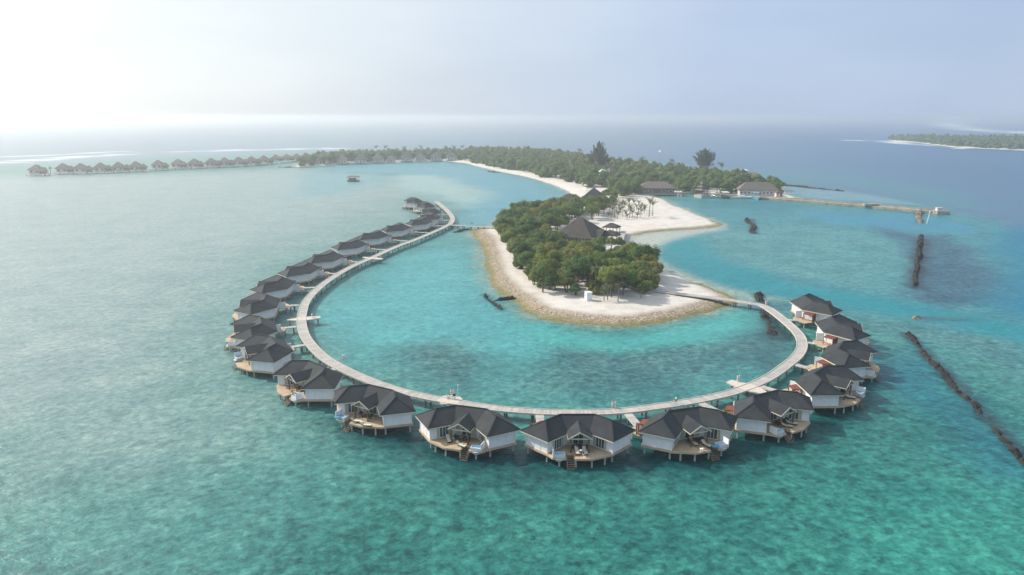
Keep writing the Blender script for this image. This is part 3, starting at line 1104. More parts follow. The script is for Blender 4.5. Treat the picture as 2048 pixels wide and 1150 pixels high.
def door_curtain(which, side):
    def fn():
        mb = MB()
        a, b = door_run(which)
        d = b - a
        nrm = v2(d.y, -d.x).normalized() * 0.034
        if nrm.y > 0: nrm = -nrm
        spans = ((0.0, 0.2), (0.82, 1.0)) if which != 'c' else ((0.0, 0.3), (0.72, 1.0))
        for t0, t1 in spans[side:side + 1]:
            c = a.lerp(b, (t0 + t1) / 2) + nrm
            mb.box((c.x, c.y, (ZD + ZE) / 2), (d.length * (t1 - t0), 0.03, ZE - ZD - .3), math.atan2(d.y, d.x))
        return mb
    return fn


def deck_poly():
    f = plan(WB + .35, WF + .5, WE + .3)
    p = [f[0], f[1], v2(-4.75, -7.55), v2(-2.5, -7.85), v2(-2.42, -6.3), v2(-1.02, -6.3), v2(-0.95, -8.0), v2(1.9, -8.0), f[4], f[5], f[6], f[7]]
    return [(q.x, q.y) for q in p]


def deck_mb():
    mb = MB()
    mb.prism(deck_poly(), ZD - 0.12, ZD)
    return mb


def deck_edge_mb():
    mb = MB()
    p = deck_poly()
    for i in range(len(p)):
        a, b = p[i], p[(i + 1) % len(p)]
        mb.beam((*a, ZD - 0.17), (*b, ZD - 0.17), 0.1, 0.32)
    return mb


def tub_mb():
    mb = MB()
    for c, d in (((-3.6, -7.5), (1.9, .14)), ((-3.6, -6.3), (1.9, .14)), ((-4.5, -6.9), (.14, 1.2)), ((-2.7, -6.9), (.14, 1.2))):
        mb.box((c[0], c[1], ZD + .22), (d[0], d[1], .46))
    mb.box((-3.6, -6.9, ZD + .02), (1.7, 1.1, .06))
    return mb


def tubwater_mb():
    mb = MB()
    mb.box((-3.6, -6.9, ZD + .3), (1.66, 1.08, .08))
    return mb


def tub_under_mb():
    mb = MB()
    mb.tube([(-3.6, -7.0, ZD - .85), (-3.6, -7.0, ZD - .6), (-3.6, -7.0, ZD - .14)], [.35, .75, 1.0], 14)
    return mb


def screen_mb():
    mb = MB()
    mb.box((-4.68, -6.75, ZD + .62), (.1, 1.7, 1.2))
    mb.box((-4.68, -7.6, ZD + .62), (.16, .1, 1.26))
    return mb


def stair_mb():
    mb = MB()
    n = 7
    for k in range(n):
        y = -6.45 - k * 0.32
        z = ZD - .1 - k * 0.24
        mb.box((-1.72, y, z), (1.15, .3, .06))
    for x in (-2.33, -1.11):
        mb.beam((x, -6.35, ZD - .1), (x, -6.35 - n * .32, ZD - .1 - n * .24), .07, .2)
        mb.beam((x, -6.35, ZD + .8), (x, -6.35 - n * .32, ZD + .75 - n * .24), .06, .06)
        mb.beam((x, -6.5, ZD - .1), (x, -6.5, ZD + .8), .06, .06)
        mb.beam((x, -6.35 - n * .31, -0.9), (x, -6.35 - n * .31, ZD + .7 - n * .24), .08, .08)
    return mb


def pile_pts():
    p = plan(WB - .2, WF - .2, WE - .2)
    return [p[0], p[1], p[4], p[5], p[6], p[7], v2(-0.8, -7.6), v2(1.9, -7.6), v2(-3.6, -7.2), v2(4.2, -6.7), v2(-1.5, -3.2), v2(1.5, -3.2), v2(0, 2.2)]


def pile_mb():
    mb = MB()
    mb.cyl((0, 0), .17, -2.2, ZD - .125, 10)
    mb.cyl((0, 0), .24, -2.2, -0.15, 10)
    return mb


def entry_deck_mb():
    mb = MB()
    mb.prism([(-8.1, 1.3), (-5.0, 3.2), (-3.4, 2.95), (-3.4, 5.2), (-6.0, 5.9), (-8.9, 4.0)], ZD - .2, ZD - .012)
    return mb


def awning_mb():
    mb = MB()
    c, rz = v2(-6.5, 2.05), math.radians(46)
    cs, sn = math.cos(rz), math.sin(rz)
    def T(x, y, z): return (c.x + x * cs - y * sn, c.y + x * sn + y * cs, z)
    for k in range(9):
        x = -1.25 + k * 0.31
        mb.beam(T(x, -1.0, 3.72), T(x, .95, 3.38), .25, .06)
    for y, z in ((-.9, 3.64), (.85, 3.33)):
        mb.beam(T(-1.4, y, z), T(1.4, y, z), .1, .12)
    for x in (-1.3, 1.3):
        mb.beam(T(x, .85, ZD - .1), T(x, .85, 3.3), .12, .12)
    return mb


def lattice_mb():
    mb = MB()
    c, rz = v2(-7.55, 1.3), math.radians(46)
    cs, sn = math.cos(rz), math.sin(rz)
    def T(x, y, z): return (c.x + x * cs - y * sn, c.y + x * sn + y * cs, z)
    z0, z1 = ZD - .05, 3.55
    for y in (-1.0, 1.0): mb.beam(T(0, y, z0), T(0, y, z1), .14, .14)
    for z in (z0 + .05, z1): mb.beam(T(0, -1, z), T(0, 1, z), .12, .12)
    for k in range(11):
        y = -0.9 + k * .18
        mb.beam(T(0, y, z0), T(0, y, z1), .09, .035)
    for k in range(9):
        z = z0 + .2 + k * .2
        mb.beam(T(0.03, -1, z), T(0.03, 1, z), .03, .07)
    return mb


def finwall_mb():
    mb = MB()
    mb.box((-3.3, 3.6, 2.5), (.14, 1.7, 1.9))
    mb.box((-3.3, 4.45, 2.5), (.2, .14, 1.96))
    return mb


def make_villa(mirror):
    root = empty('water_villa', (0, 0, 0))
    k = -1.0 if mirror else 1.0
    def p(name, key, fn, mat, parent=None, flip=False):
        kk = key + ('_m' if flip and mirror else '')
        def f():
            mb = fn()
            if flip and mirror: mb.v = [(-x, y, z) for x, y, z in mb.v]
            return mb
        return link(name, once(kk, f, mat), parent or root)
    rf = p('roof', 'v_roof', roof_mb, M['shingle'])
    p('ridge_cap', 'v_ridge', ridge_mb, M['shingle'], rf)
    p('fascia', 'v_fascia', fascia_mb, M['trim'], rf)
    po = p('porch_roof', 'v_porch', porch_mb, M['shingle'])
    p('fascia', 'v_porchtrim', porch_trim_mb, M['trim'], po)
    wa = p('wall', 'v_wall', wall_mb, M['white_wall'])
    for q, a_, sx, sy in board_spots():
        o = link('corner_board', once('v_board', lambda: MB().box((0, 0, 0), (1, 1, ZE - ZD + .1)), M['white_trim']), wa)
        o.location, o.rotation_euler, o.scale = (q.x, q.y, (ZD + ZE + .1) / 2), (0, 0, a_), (sx, sy, 1)
    for q in ('l', 'c', 'r'):
        dr = p('sliding_door', 'v_door' + q, door_frame(q), M['white_trim'])
        p('pane', 'v_pane' + q, door_pane(q), M['glass'], dr)
        for k_ in (0, 1): p('curtain', 'v_curt%s%d' % (q, k_), door_curtain(q, k_), M['curtain'], dr)
    dk = p('deck', 'v_deck', deck_mb, M['deck'], None, True)
    p('edge_beam', 'v_edge', deck_edge_mb, M['deck_edge'], dk, True)
    for x in (-1.55, 1.55):
        o = link('porch_post', once('v_post', lambda: MB().box((0, 0, (ZD + PZE - .25) / 2), (.2, .2, PZE - .25 - ZD)), M['post']), root)
        o.location = (x, -5.7, 0)
    MESH['v_post']
    tb = p('plunge_tub', 'v_tub', tub_mb, M['tub'], None, True)
    p('tub_water', 'v_tubw', tubwater_mb, M['tub_water'], tb, True)
    p('tub_base', 'v_tubu', tub_under_mb, M['tub'], tb, True)
    p('privacy_screen', 'v_screen', screen_mb, M['white_wall'], None, True)
    p('stairs', 'v_stairs', stair_mb, M['stair_wood'], None, True)
    p('entry_deck', 'v_entry', entry_deck_mb, M['deck'])
    aw = p('entry_awning', 'v_awn', awning_mb, M['terracotta'])
    p('lattice_screen', 'v_lat', lattice_mb, M['terracotta'])
    p('fin_wall', 'v_fin', finwall_mb, M['white_wall'])
    for q in pile_pts() + [v2(-8.0, 3.9), v2(-6.0, 5.5), v2(-3.7, 4.9)]:
        o = link('pile', once('v_pile', pile_mb, M['pile']), root)
        o.location = (k * q.x if q.y < -6.4 else q.x, q.y, 0)
    return root


# porch posts are centred on their own origin: fix the box height origin
def _postfix():
    me = MESH.get('v_post')
    if me:
        zs = [v.co.z for v in me.vertices]
        d = ZD - min(zs)
        for v in me.vertices: v.co.z += d


VILLAS = [  # ridge centre in the photograph (or its two ends), tub mirrored, label
    ((1617, 597), 0, 'dark roofed water villa at the right end of the ring, first past the beach footbridge'),
    ((1668.5, 640), 1, 'water villa on the right, directly below the end one by the beach footbridge'),
    ((1681.5, 690), 0, 'water villa at the outermost right bulge of the ring, with red door screen'),
    ((1640, 739), 1, 'water villa on the right whose walled tub deck juts out below the outermost one'),
    ((1530, 786), 0, 'water villa beside the pointed lookout, white screen panel at its near deck edge'),
    ((1367, 817.5), 1, 'front water villa behind the walking person, blue towel on its tub'),
    ((1154.5, 828.5), 0, 'front water villa facing straight out, blue tub left of its stairs'),
    ((942, 814), 1, 'front water villa just below the parked bicycle, tub right of its stairs'),
    ((761, 774.5), 0, 'front left water villa with two loungers lying along its sunlit curved deck edge'),
    ((634, 728), 1, 'water villa at the lower left of the ring, stair platform at its corner'),
    ((546, 679), 0, 'water villa on the left bulge of the ring, tub wall at its upper corner'),
    ((522, 640), 1, 'water villa level with the left lookout, directly above the one with the tub wall'),
    ((530, 594), 0, 'water villa just above the left lookout where the walk starts to bend right'),
    ((560, 558), 1, 'villa of the left chain below the plain stretch of walk, fourteenth from the beach footbridge'),
    ((611, 529), 0, 'fifteenth villa from the beach footbridge, on the straight of the left chain'),
    ((660, 506), 1, 'villa of the left chain just below the upper lookout'),
    ((709, 481.6), 0, 'villa of the left chain just above the upper lookout'),
    ((754, 464), 1, 'villa of the left chain, second above the upper lookout'),
    ((800, 449), 0, 'villa of the left chain, third above the upper lookout'),
    ((846, 437), 1, 'villa of the left chain beside the junction with the island footbridge'),
    ((866, 427.5), 0, 'villa just behind the junction with the island footbridge, partly hidden'),
    ((868, 416.5), 1, 'villa mostly hidden near the far tip of the ring, three before the last'),
    ((856, 404.5), 0, 'last but one villa at the far tip of the ring, sunlit deck showing'),
    ((834, 396.5), 1, 'farthest villa at the tip of the ring, its lit side towards the open lagoon'),
]
GV = 'water villas along the ring boardwalk'
VS = 0.93
VSI = [1.0, 1.0, .98, .96, .93, .93, .93, .93, .94, .97, 1.0, 1.03] + [1.06] * 12
proto = [make_villa(False), make_villa(True)]
_postfix()
used = [False, False]
VPOS = []
for i, ((px, py), mir, lab) in enumerate(VILLAS):
    c = at(px, py, ZR)
    k = min(range(1, len(WALK) - 1), key=lambda q: (WALK[q].x - c.x) ** 2 + (WALK[q].y - c.y) ** 2)
    out = Vector((c.x - WALK[k].x, c.y - WALK[k].y, 0))
    dist = out.length
    # smooth the tangent of the walk for the facing
    d = (WALK[min(k + 5, len(WALK) - 1)] - WALK[max(k - 5, 0)]).normalized()
    nrm = Vector((-d.y, d.x, 0))
    if nrm.dot(out) < 0: nrm = -nrm
    face = (nrm * 0.6 + out.normalized() * 0.4).normalized()
    rz = math.atan2(face.y, face.x) + PI / 2
    o = proto[mir] if not used[mir] else copy_tree(proto[mir])
    used[mir] = True
    o.location = (c.x, c.y, 0)
    o.rotation_euler = (0, 0, rz)
    o.scale = (VSI[i], VSI[i], 1.0)
    tag(o, lab, 'water villa', GV)
    VPOS.append((o, c, rz, mir))
    print('villa', i + 1, [round(v, 1) for v in c], 'dist', round(dist, 1), 'face', round(math.degrees(rz), 1))
    # its own small bridge to the boardwalk
    R = Matrix.Rotation(rz, 3, 'Z')
    e = R @ (Vector((-6.2, 5.3, 0)) * VSI[i]) + Vector((c.x, c.y, 0))
    q = min(WALK[2:-2], key=lambda p: (p.x - e.x) ** 2 + (p.y - e.y) ** 2)
    if (q - e).length > 2.6:
        e2 = e + (q - e).normalized() * -0.4
        q2 = q - (q - e).normalized() * 1.3
        footbridge('access_bridge', 'short access bridge from the boardwalk to the ' + ['first', 'second', 'third', 'fourth', 'fifth', 'sixth', 'seventh', 'eighth', 'ninth', 'tenth', 'eleventh', 'twelfth', 'thirteenth', 'fourteenth', 'fifteenth', 'sixteenth', 'seventeenth', 'eighteenth', 'nineteenth', 'twentieth', 'twenty-first', 'twenty-second', 'twenty-third', 'twenty-fourth'][i] + ' villa counted from the beach footbridge',
                   [e2, (e2 + q2) / 2, q2], 1.5, ZD + 0.06, 2 if (q - e).length > 5 else 1, 'bridge', 'access bridges to the villas')

# ------------------------------------------------------------------ foliage
def quads_mesh(name, cen, nrm, up, hw, hl, mats, core=None, mi=None, bend=0.0):
    """many small leaf faces from arrays; core = (verts, faces) solid added inside"""
    n = len(cen)
    side = np.cross(nrm, up)
    side /= np.linalg.norm(side, axis=1)[:, None] + 1e-9
    upv = np.cross(side, nrm)
    a = cen - upv * hl[:, None]
    b = cen + side * hw[:, None] - nrm * (bend * hw)[:, None]
    c = cen + upv * hl[:, None]
    d = cen - side * hw[:, None] - nrm * (bend * hw)[:, None]
    V = np.stack([a, b, c, d], 1).reshape(-1, 3)
    Fq = np.arange(4 * n).reshape(n, 4)
    me = bpy.data.meshes.new(name)
    vs = V.tolist(); fs = Fq.tolist()
    if core:
        o = len(vs)
        vs += [tuple(v) for v in core[0]]
        fs += [tuple(i + o for i in f) for f in core[1]]
    me.from_pydata(vs, [], fs)
    for m in mats: me.materials.append(m)
    me.update()
    return me


def unit(n, rg):
    v = rg.normal(size=(n, 3))
    return v / np.linalg.norm(v, axis=1)[:, None]


def ico(sub=2):
    bm = bmesh.new()
    bmesh.ops.create_icosphere(bm, subdivisions=sub, radius=1.0)
    v = np.array([p.co[:] for p in bm.verts]); f = [tuple(q.index for q in p.verts) for p in bm.faces]
    bm.free()
    return v, f


IV, IF = ico(2)


def crown_arrays(rg, R, Ht, nl, leaf, lobes, flat=0.75):
    """leaf centres / normals on a cloud of lobes; crown centre at z=0"""
    L = []
    for k in range(lobes):
        an = 2 * PI * (k / lobes) * 1.0 + rg.uniform(-.4, .4)
        rr = R * (0.0 if k == 0 else rg.uniform(.42, .68))
        L.append((rr * math.cos(an), rr * math.sin(an), Ht * (rg.uniform(.25, .5) if k == 0 else rg.uniform(-.55, .3)), R * rg.uniform(.32, .56), flat * rg.uniform(.85, 1.2)))
    per = nl // lobes
    cs, ns = [], []
    for (x, y, z, r, fl) in L:
        u = unit(per, rg)
        u[:, 2] = np.where(u[:, 2] < -0.35, -u[:, 2] * .6, u[:, 2])
        u /= np.linalg.norm(u, axis=1)[:, None]
        rad = r * rg.uniform(.72, 1.06, per)
        rad *= 1 + .16 * np.sin(u[:, 0] * 7 + x) * np.cos(u[:, 1] * 6 + y) + .1 * np.sin(u[:, 2] * 9)
        c = u * rad[:, None] * np.array((1, 1, fl)) + np.array((x, y, z))
        cs.append(c)
        ns.append(u)
    cen = np.concatenate(cs); out = np.concatenate(ns)
    nrm = out * .75 + unit(len(cen), rg) * .5 + np.array((0, 0, .3))
    nrm /= np.linalg.norm(nrm, axis=1)[:, None]
    core_v, core_f = [], []
    for (x, y, z, r, fl) in L:
        o = len(core_v)
        core_v += (IV * np.array((r * .7, r * .7, r * .7 * fl)) + np.array((x, y, z))).tolist()
        core_f += [tuple(i + o for i in f) for f in IF]
    return cen, nrm, (core_v, core_f)


def make_crown(key, seed, R, Ht, nl, leaf, lobes, mat, zc, flat=.75):
    rg = np.random.default_rng(seed)
    cen, nrm, core = crown_arrays(rg, R, Ht, nl, leaf, lobes, flat)
    off = np.array((0, 0, zc))
    cen = cen + off
    core = ([(v[0], v[1], v[2] + zc) for v in core[0]], core[1])
    up = unit(len(cen), rg)
    sz = leaf * rg.uniform(.6, 1.3, len(cen))
    return quads_mesh(key, cen, nrm, up, sz * .62, sz, [mat], core, bend=.25)


def make_trunk(key, seed, zc, R, mat, stems=1):
    rg = random.Random(seed)
    mb = MB()
    for s in range(stems):
        a0 = rg.uniform(0, 6.28)
        lean = Vector((math.cos(a0), math.sin(a0), 0)) * rg.uniform(.1, .5) * (1 + stems * .5)
        b = Vector((math.cos(a0), math.sin(a0), 0)) * (.25 * (stems - 1))
        top = b + lean + Vector((0, 0, zc * .8))
        mid = (b + top) / 2 + Vector((rg.uniform(-.2, .2), rg.uniform(-.2, .2), 0))
        mb.tube([b - Vector((0, 0, .8)), b, mid, top], [.26, .22, .17, .12], 7)
        for k in range(4):
            a = rg.uniform(0, 6.28)
            e = top + Vector((math.cos(a) * R * .55, math.sin(a) * R * .55, R * rg.uniform(.05, .35)))
            st = mid.lerp(top, rg.uniform(.5, 1))
            mb.tube([st, (st + e) / 2 + Vector((0, 0, .3)), e], [.1, .07, .03], 5)
    me = mb.mesh(key, [mat], True)
    return me


TREES = []
for k in range(9):
    R = [3.4, 4.0, 3.1, 4.4, 3.7, 3.0, 4.1, 3.5, 3.8][k]
    zc = [5.6, 6.0, 5.0, 6.4, 5.3, 4.6, 6.1, 5.8, 5.2][k]
    TREES.append((make_crown('crown', 100 + k, R, 3.2, 3200, .25, 8 + k % 4, M['leaf'], zc, .85), make_trunk('trunk', 200 + k, zc, R, M['bark'], 1 + k % 3), R))
LOWTREES = []
for k in range(3):
    R = [2.6, 3.0, 2.3][k]
    zc = [2.7, 3.2, 2.3][k]
    LOWTREES.append((make_crown('crown', 150 + k, R, 3.4, 2400, .24, 9, M['leaf'], zc, .95), make_trunk('trunk', 250 + k, zc, R, M['bark'], 2), R))
FARTREES = []
for k in range(6):
    R = [5.4, 6.4, 4.8, 6.0, 5.0, 5.8][k]
    zc = [4.6, 5.6, 3.9, 6.0, 4.9, 6.4][k]
    FARTREES.append((make_crown('crown', 300 + k, R, 6.8, 1900, .5, 10 + k % 3, M['leaf_far'], zc, .9), make_trunk('trunk', 400 + k, zc, R, M['bark'], 1), R))
BUSH = [make_crown('crown', 500 + k, 1.9, 1.6, 700, .3, 6, M['bright_leaf'], 2.0 + .3 * k, .9) for k in range(2)]


def frond_mb(mb, base, az, el, ln, wd, droop, seg=7, mi=0, rg=random):
    """one arching feather frond: a V of ragged leaflets along a curved rib"""
    d = Vector((math.cos(az), math.sin(az), 0)); side = Vector((-math.sin(az), math.cos(az), 0))
    p = Vector(base); e = el
    pts = []
    for i in range(seg + 1):
        pts.append((p.copy(), e))
        p = p + (d * math.cos(e) + Vector((0, 0, math.sin(e)))) * (ln / seg)
        e -= droop / seg
    for i in range(seg):
        (a, ea), (b, eb) = pts[i], pts[i + 1]
        t0, t1 = i / seg, (i + 1) / seg
        w0, w1 = wd * (.35 + 1.3 * t0 * (1.15 - t0) * 1.6), wd * (.35 + 1.3 * t1 * (1.12 - t1) * 1.6)
        for s in (-1, 1):
            dn = Vector((0, 0, -1))
            for h in (0, 1):   # two leaflet blades with a gap between them
                q0 = a.lerp(b, h * .5); q1 = a.lerp(b, h * .5 + .36)
                wq = (w0 + (w1 - w0) * h * .5) * rg.uniform(.8, 1.15)
                tip = (q0 + q1) / 2 + side * s * wq + dn * wq * .55 + (b - a) * .35
                mb.add([q0, q1, tip + (b - a) * .12, tip], [(0, 1, 2, 3)], mi)
    mb.tube([q[0] for q in pts[::2]], [.035, .03, .02, .012][:len(pts[::2])], 3, mi, False)


def palm_meshes(key, seed, h, nf, fl, lean, mat, young=False):
    rg = random.Random(seed)
    tb = MB()
    a = rg.uniform(0, 6.28)
    pts, rad = [Vector((0, 0, -.6))], [.2 if not young else .15]
    for i in range(7):
        t = i / 6
        o = Vector((math.cos(a), math.sin(a), 0)) * lean * t * t
        pts.append(o + Vector((0, 0, h * t))); rad.append((.24 - .1 * t) if not young else (.15 - .05 * t))
    tb.tube(pts, rad, 7)
    top = pts[-1]
    fb = MB()
    for k in range(nf):
        az = 2 * PI * k / nf + rg.uniform(-.25, .25)
        el = rg.uniform(.95, 1.4) if young else rg.uniform(-.1, 1.15)
        frond_mb(fb, top, az, el, fl * rg.uniform(.85, 1.1), fl * .17, rg.uniform(.5, 1.1) if young else rg.uniform(1.2, 1.9), 7, 0, rg)
    return tb.mesh('trunk', [M['palm_bark']], True), fb.mesh('crown', [mat], False)


PALMS = [palm_meshes('p', 600 + k, [6.2, 7.4, 5.2, 8.2][k], 17, [2.9, 3.2, 2.7, 3.3][k], [.6, 1.2, .4, 1.6][k], M['frond']) for k in range(4)]
FARPALMS = [palm_meshes('p', 640 + k, [12.5, 14.5, 11][k], 16, 4.4, [1.0, 2.0, .5][k], M['frond']) for k in range(3)]
YOUNG = [palm_meshes('p', 660 + k, [2.2, 1.6, 4.4, 1.3][k], 9, [2.9, 2.5, 2.8, 2.6][k], .2, M['young_frond'], True) for k in range(4)]


def plant(name, parts, loc, rz, sc, label, cat, group):
    root = empty(name, loc, rz)
    root.scale = sc if isinstance(sc, tuple) else (sc, sc, sc)
    tag(root, label, cat, group)
    for pn, me in parts: link(pn, me, root)
    return root


def ground_z(x, y):
    z, d = land_height(np.array([x]), np.array([y]))
    return float(z[0])


def scatter(poly, step, rg, holes=()):
    P = np.array(poly)
    x0, y0 = P.min(0); x1, y1 = P.max(0)
    out, cell = [], {}
    nt_ = int((x1 - x0) * (y1 - y0) / (step * step) * 9)
    xs = rg.uniform(x0, x1, nt_); ys = rg.uniform(y0, y1, nt_)
    ok = sdf(poly, xs, ys) > 0
    for hpoly, mg in holes: ok &= sdf(hpoly, xs, ys) < -mg
    for x, y in zip(xs[ok], ys[ok]):
        ci, cj = int(x // step), int(y // step)
        if all((x - a) ** 2 + (y - b) ** 2 > step * step for i in (-1, 0, 1) for j in (-1, 0, 1) for a, b in cell.get((ci + i, cj + j), ())):
            cell.setdefault((ci, cj), []).append((x, y)); out.append((x, y))
    return out


REST = atl([(1118, 497), (1205, 497), (1262, 497), (1258, 470), (1215, 455), (1140, 455), (1112, 480)], 1.4)
GROVE = atl([(1068, 570), (1090, 586), (1130, 588), (1170, 584), (1205, 592), (1250, 598), (1292, 590), (1314, 572), (1300, 556), (1268, 532), (1225, 527), (1195, 520), (1165, 514), (1130, 507),
             (1095, 505), (1062, 520), (1042, 535), (1050, 556)], 1.4)
WESTW = atl([(1045, 545), (1030, 522), (1020, 504), (1006, 486), (996, 468), (998, 456), (1020, 440), (1050, 430), (1090, 422), (1140, 418), (1160, 424), (1148, 438), (1130, 452), (1112, 478),
             (1112, 500), (1080, 508), (1060, 522)], 1.4)
NECK = atl([(1120, 424), (1120, 412), (1150, 404), (1195, 402), (1222, 398), (1232, 402), (1222, 420), (1208, 430), (1196, 440), (1178, 446), (1150, 446), (1145, 434)], 1.4)
rg = np.random.default_rng(5)
GAZEBO_A = atl([(1060, 466), (1090, 466), (1090, 450), (1060, 450)], 1.4)
GAZEBO_B = atl([(1108, 421), (1150, 421), (1150, 408), (1108, 408)], 1.4)
GAZEBO_C = atl([(1160, 415), (1212, 415), (1212, 402), (1160, 402)], 1.4)
n_near = 0
for poly, step, lab, grp in ((GROVE, 3.9, 'olive green broadleaf tree in the front grove behind the white sand tip', 'trees of the front grove'),
                             (WESTW, 5.0, 'broadleaf tree of the wood along the left shore, left of the restaurant roof', 'trees left of the restaurant'),
                             (NECK, 6.6, 'broadleaf tree of the wood behind the restaurant roof, beside the young palms', 'trees behind the restaurant')):
    for x, y in scatter(poly, step, rg, [(REST, 2.2), (GAZEBO_A, 0.5), (GAZEBO_B, 0.5), (GAZEBO_C, 0.5)]):
        low = rg.random() < (.3 if poly is GROVE else .12)
        T_ = LOWTREES if low else TREES
        k = int(rg.integers(0, len(T_)))
        s = float(rg.uniform(.78, 1.15))
        plant('tree', [('trunk', T_[k][1]), ('crown', T_[k][0])], (x, y, ground_z(x, y) - .1), float(rg.uniform(0, 6.28)), (s, s, s * float(rg.uniform(.85, 1.1))), lab, 'tree', grp)
        n_near += 1
print('near trees', n_near)
for i, (px, py, k, s, lab) in enumerate([(1099, 577, 0, 1.15, 'bright green low tree on the sand at the left front of the grove, loose branches'),
                                          (1151, 590, 1, 1.0, 'bright green bushy tree on the sand next to the white shower cabin'),
                                          (1041, 536, 0, .55, 'small round green bush alone on the sand at the left edge of the grove')]):
    p = at(px, py, 1.4)
    plant('low_tree', [('trunk', TREES[i][1]), ('crown', BUSH[k])], (p.x, p.y, ground_z(p.x, p.y) - (.1 if i < 2 else .9)), i * 1.3, s, lab, 'tree', None)
for i, (px, py, k, s, lab) in enumerate([(1190, 588, 1, 1.0, 'tall coconut palm with a bare trunk in front of the grove by the cabin'),
                                          (1208, 602, 2, .62, 'small leaning palm on the sand, leftmost of the two just right of the shower cabin'), (1215, 600, 0, .66, 'small palm on the sand right beside the leaning one near the shower cabin'),
                                          (1236, 603, 3, .62, 'bushy palm standing farthest forward on the sand at the foot of the grove'), (1282, 596, 2, .6, 'low palm at the right foot of the grove close to the leaning one'),
                                          (1296, 582, 1, .9, 'palm leaning out over the sand at the right end of the grove'), (1178, 580, 0, .85, 'palm trunk standing in the shade among the front grove trees'),
                                          (1130, 578, 3, .7, 'palm at the left front of the grove between the two bright green trees')]):
    p = at(px, py, 1.4)
    plant('coconut_palm', [('trunk', PALMS[k][0]), ('crown', PALMS[k][1])], (p.x, p.y, ground_z(p.x, p.y)), i * 2.1, s, lab, 'palm', None)
for i, (px, py) in enumerate([(1205, 497), (1222, 500), (1196, 505), (1240, 500)]):
    p = at(px, py, 1.4)
    plant('tree', [('trunk', TREES[i][1]), ('crown', TREES[i][0])], (p.x, p.y, ground_z(p.x, p.y)), i, .62, 'small tree planted between the restaurant roof and the two open pavilions', 'tree', 'small trees beside the pavilions')
YP = [(1215.6, 437), (1222, 436), (1229, 434), (1235, 438), (1238, 431), (1245, 433), (1241, 427), (1254, 438), (1259, 436), (1265, 434), (1262, 428), (1274, 437), (1280, 434), (1284, 430), (1277, 426), (1288, 426),
      (1298, 434), (1305, 432), (1250, 427), (1233, 424), (1257, 420), (1273, 420), (1282, 421), (1244, 420), (1226, 429), (1290, 421), (1247, 414), (1258, 411), (1278, 414), (1268, 425), (1219, 432), (1252, 433)]
for i, (px, py) in enumerate(YP):
    p = at(px, py, 1.4)
    k = int(rg.integers(0, 4))
    tall = px > 1295
    plant('young_palm', [('trunk', YOUNG[2 if tall else k][0]), ('crown', YOUNG[2 if tall else k][1])], (p.x, p.y, ground_z(p.x, p.y)), i * 1.7, float(rg.uniform(.95, 1.25)) * (1.35 if tall else 1),
          'young planted palm with upright pale fronds in the plot on the white sand' if not tall else ('tall thin young palm, left of the pair at the right edge of the sand plot' if px < 1300 else 'tall thin young palm, right of the pair at the right edge of the sand plot'), 'palm', 'young palms planted on the sand' if not tall else None)

# the far, long island
FOREST = atl([(600, 331.5), (660, 327.5), (700, 325), (800, 320.5), (880, 318.5), (925, 320), (960, 328), (1000, 336), (1050, 345), (1100, 356), (1150, 367), (1186, 377), (1215, 384), (1232, 396), (1250, 394), (1300, 383), (1345, 383.6),
              (1400, 384.6), (1478, 387), (1500, 376), (1540, 384), (1560, 386), (1552, 374), (1500, 364), (1440, 355), (1360, 346), (1290, 339), (1200, 324), (1120, 311.5), (1050, 306), (1000, 304.5), (940, 306), (880, 309),
              (800, 310), (700, 312), (645, 318), (612, 325)], 1.4)
HUTS = [(645, 326.5, 15), (686, 326, 13), (722, 325, 15), (757, 323.5, 14), (783, 323, 11), (813, 321.5, 15), (842, 321, 13), (872, 320, 14), (904, 319.5, 14)]
CLEAR = [(atl([(1180, 372), (1188, 384), (1215, 396), (1240, 392), (1215, 380), (1195, 372)], 1.4), 1.0), (atl([(1270, 392), (1346, 392), (1346, 378), (1290, 376)], 1.4), 0.0), (atl([(1478, 394), (1552, 394), (1548, 377), (1484, 377)], 1.4), 0.0),
         (atl([(1482, 372), (1530, 376), (1526, 364), (1486, 361)], 1.4), 0.0), (atl([(1196, 362), (1226, 362), (1226, 352), (1196, 352)], 1.4), 0.0)]
for hx, hy, ww in HUTS:
    c = at(hx, hy, 1.4)
    CLEAR.append(([(c.x - 7, c.y - 11), (c.x + 7, c.y - 11), (c.x + 7, c.y + 6), (c.x - 7, c.y + 6)], 0.0))
pts = scatter(FOREST, 8.4, rg, CLEAR)
pts.sort(key=lambda p: p[0] ** 2 + p[1] ** 2 - (9e4 if (at(1232, 396)[1] < p[1] < 480) else 0))
cam_sorted = sorted(pts, key=lambda p: p[1])
print('far forest', len(pts))
N_IND = 175
# those that show largest: the nearest of each column along the shore
cols_ = {}
for p in cam_sorted:
    cols_.setdefault(int((p[0] / p[1]) * 130), []).append(p)
rank = sorted(((i, p) for c in cols_.values() for i, p in enumerate(c)), key=lambda t: (t[0] + t[1][1] / 260.0))
near_set = [p for _, p in rank[:N_IND]]
rest = [p for _, p in rank[N_IND:]]
for x, y in near_set:
    k = int(rg.integers(0, len(FARTREES)))
    u = x / y * F + 1024
    s = float(rg.uniform(.75, 1.08)) * (1.0 if y < 620 else 1.12)
    if u < 930: lab, grp = 'tree in the front row of the far wood behind the thatched beach huts', 'trees behind the beach huts'
    elif u < 1240: lab, grp = 'tree in the front row of the far wood above the long white beach', 'trees above the long beach'
    else: lab, grp = 'tree of the far wood standing behind the boat harbour', 'trees behind the harbour'
    plant('island_tree', [('trunk', FARTREES[k][1]), ('crown', FARTREES[k][0])], (x, y, ground_z(x, y)), float(rg.uniform(0, 6.28)), s, lab, 'tree', grp)
wp = [p for i, p in enumerate(rest) if i % 17 == 3][:34]
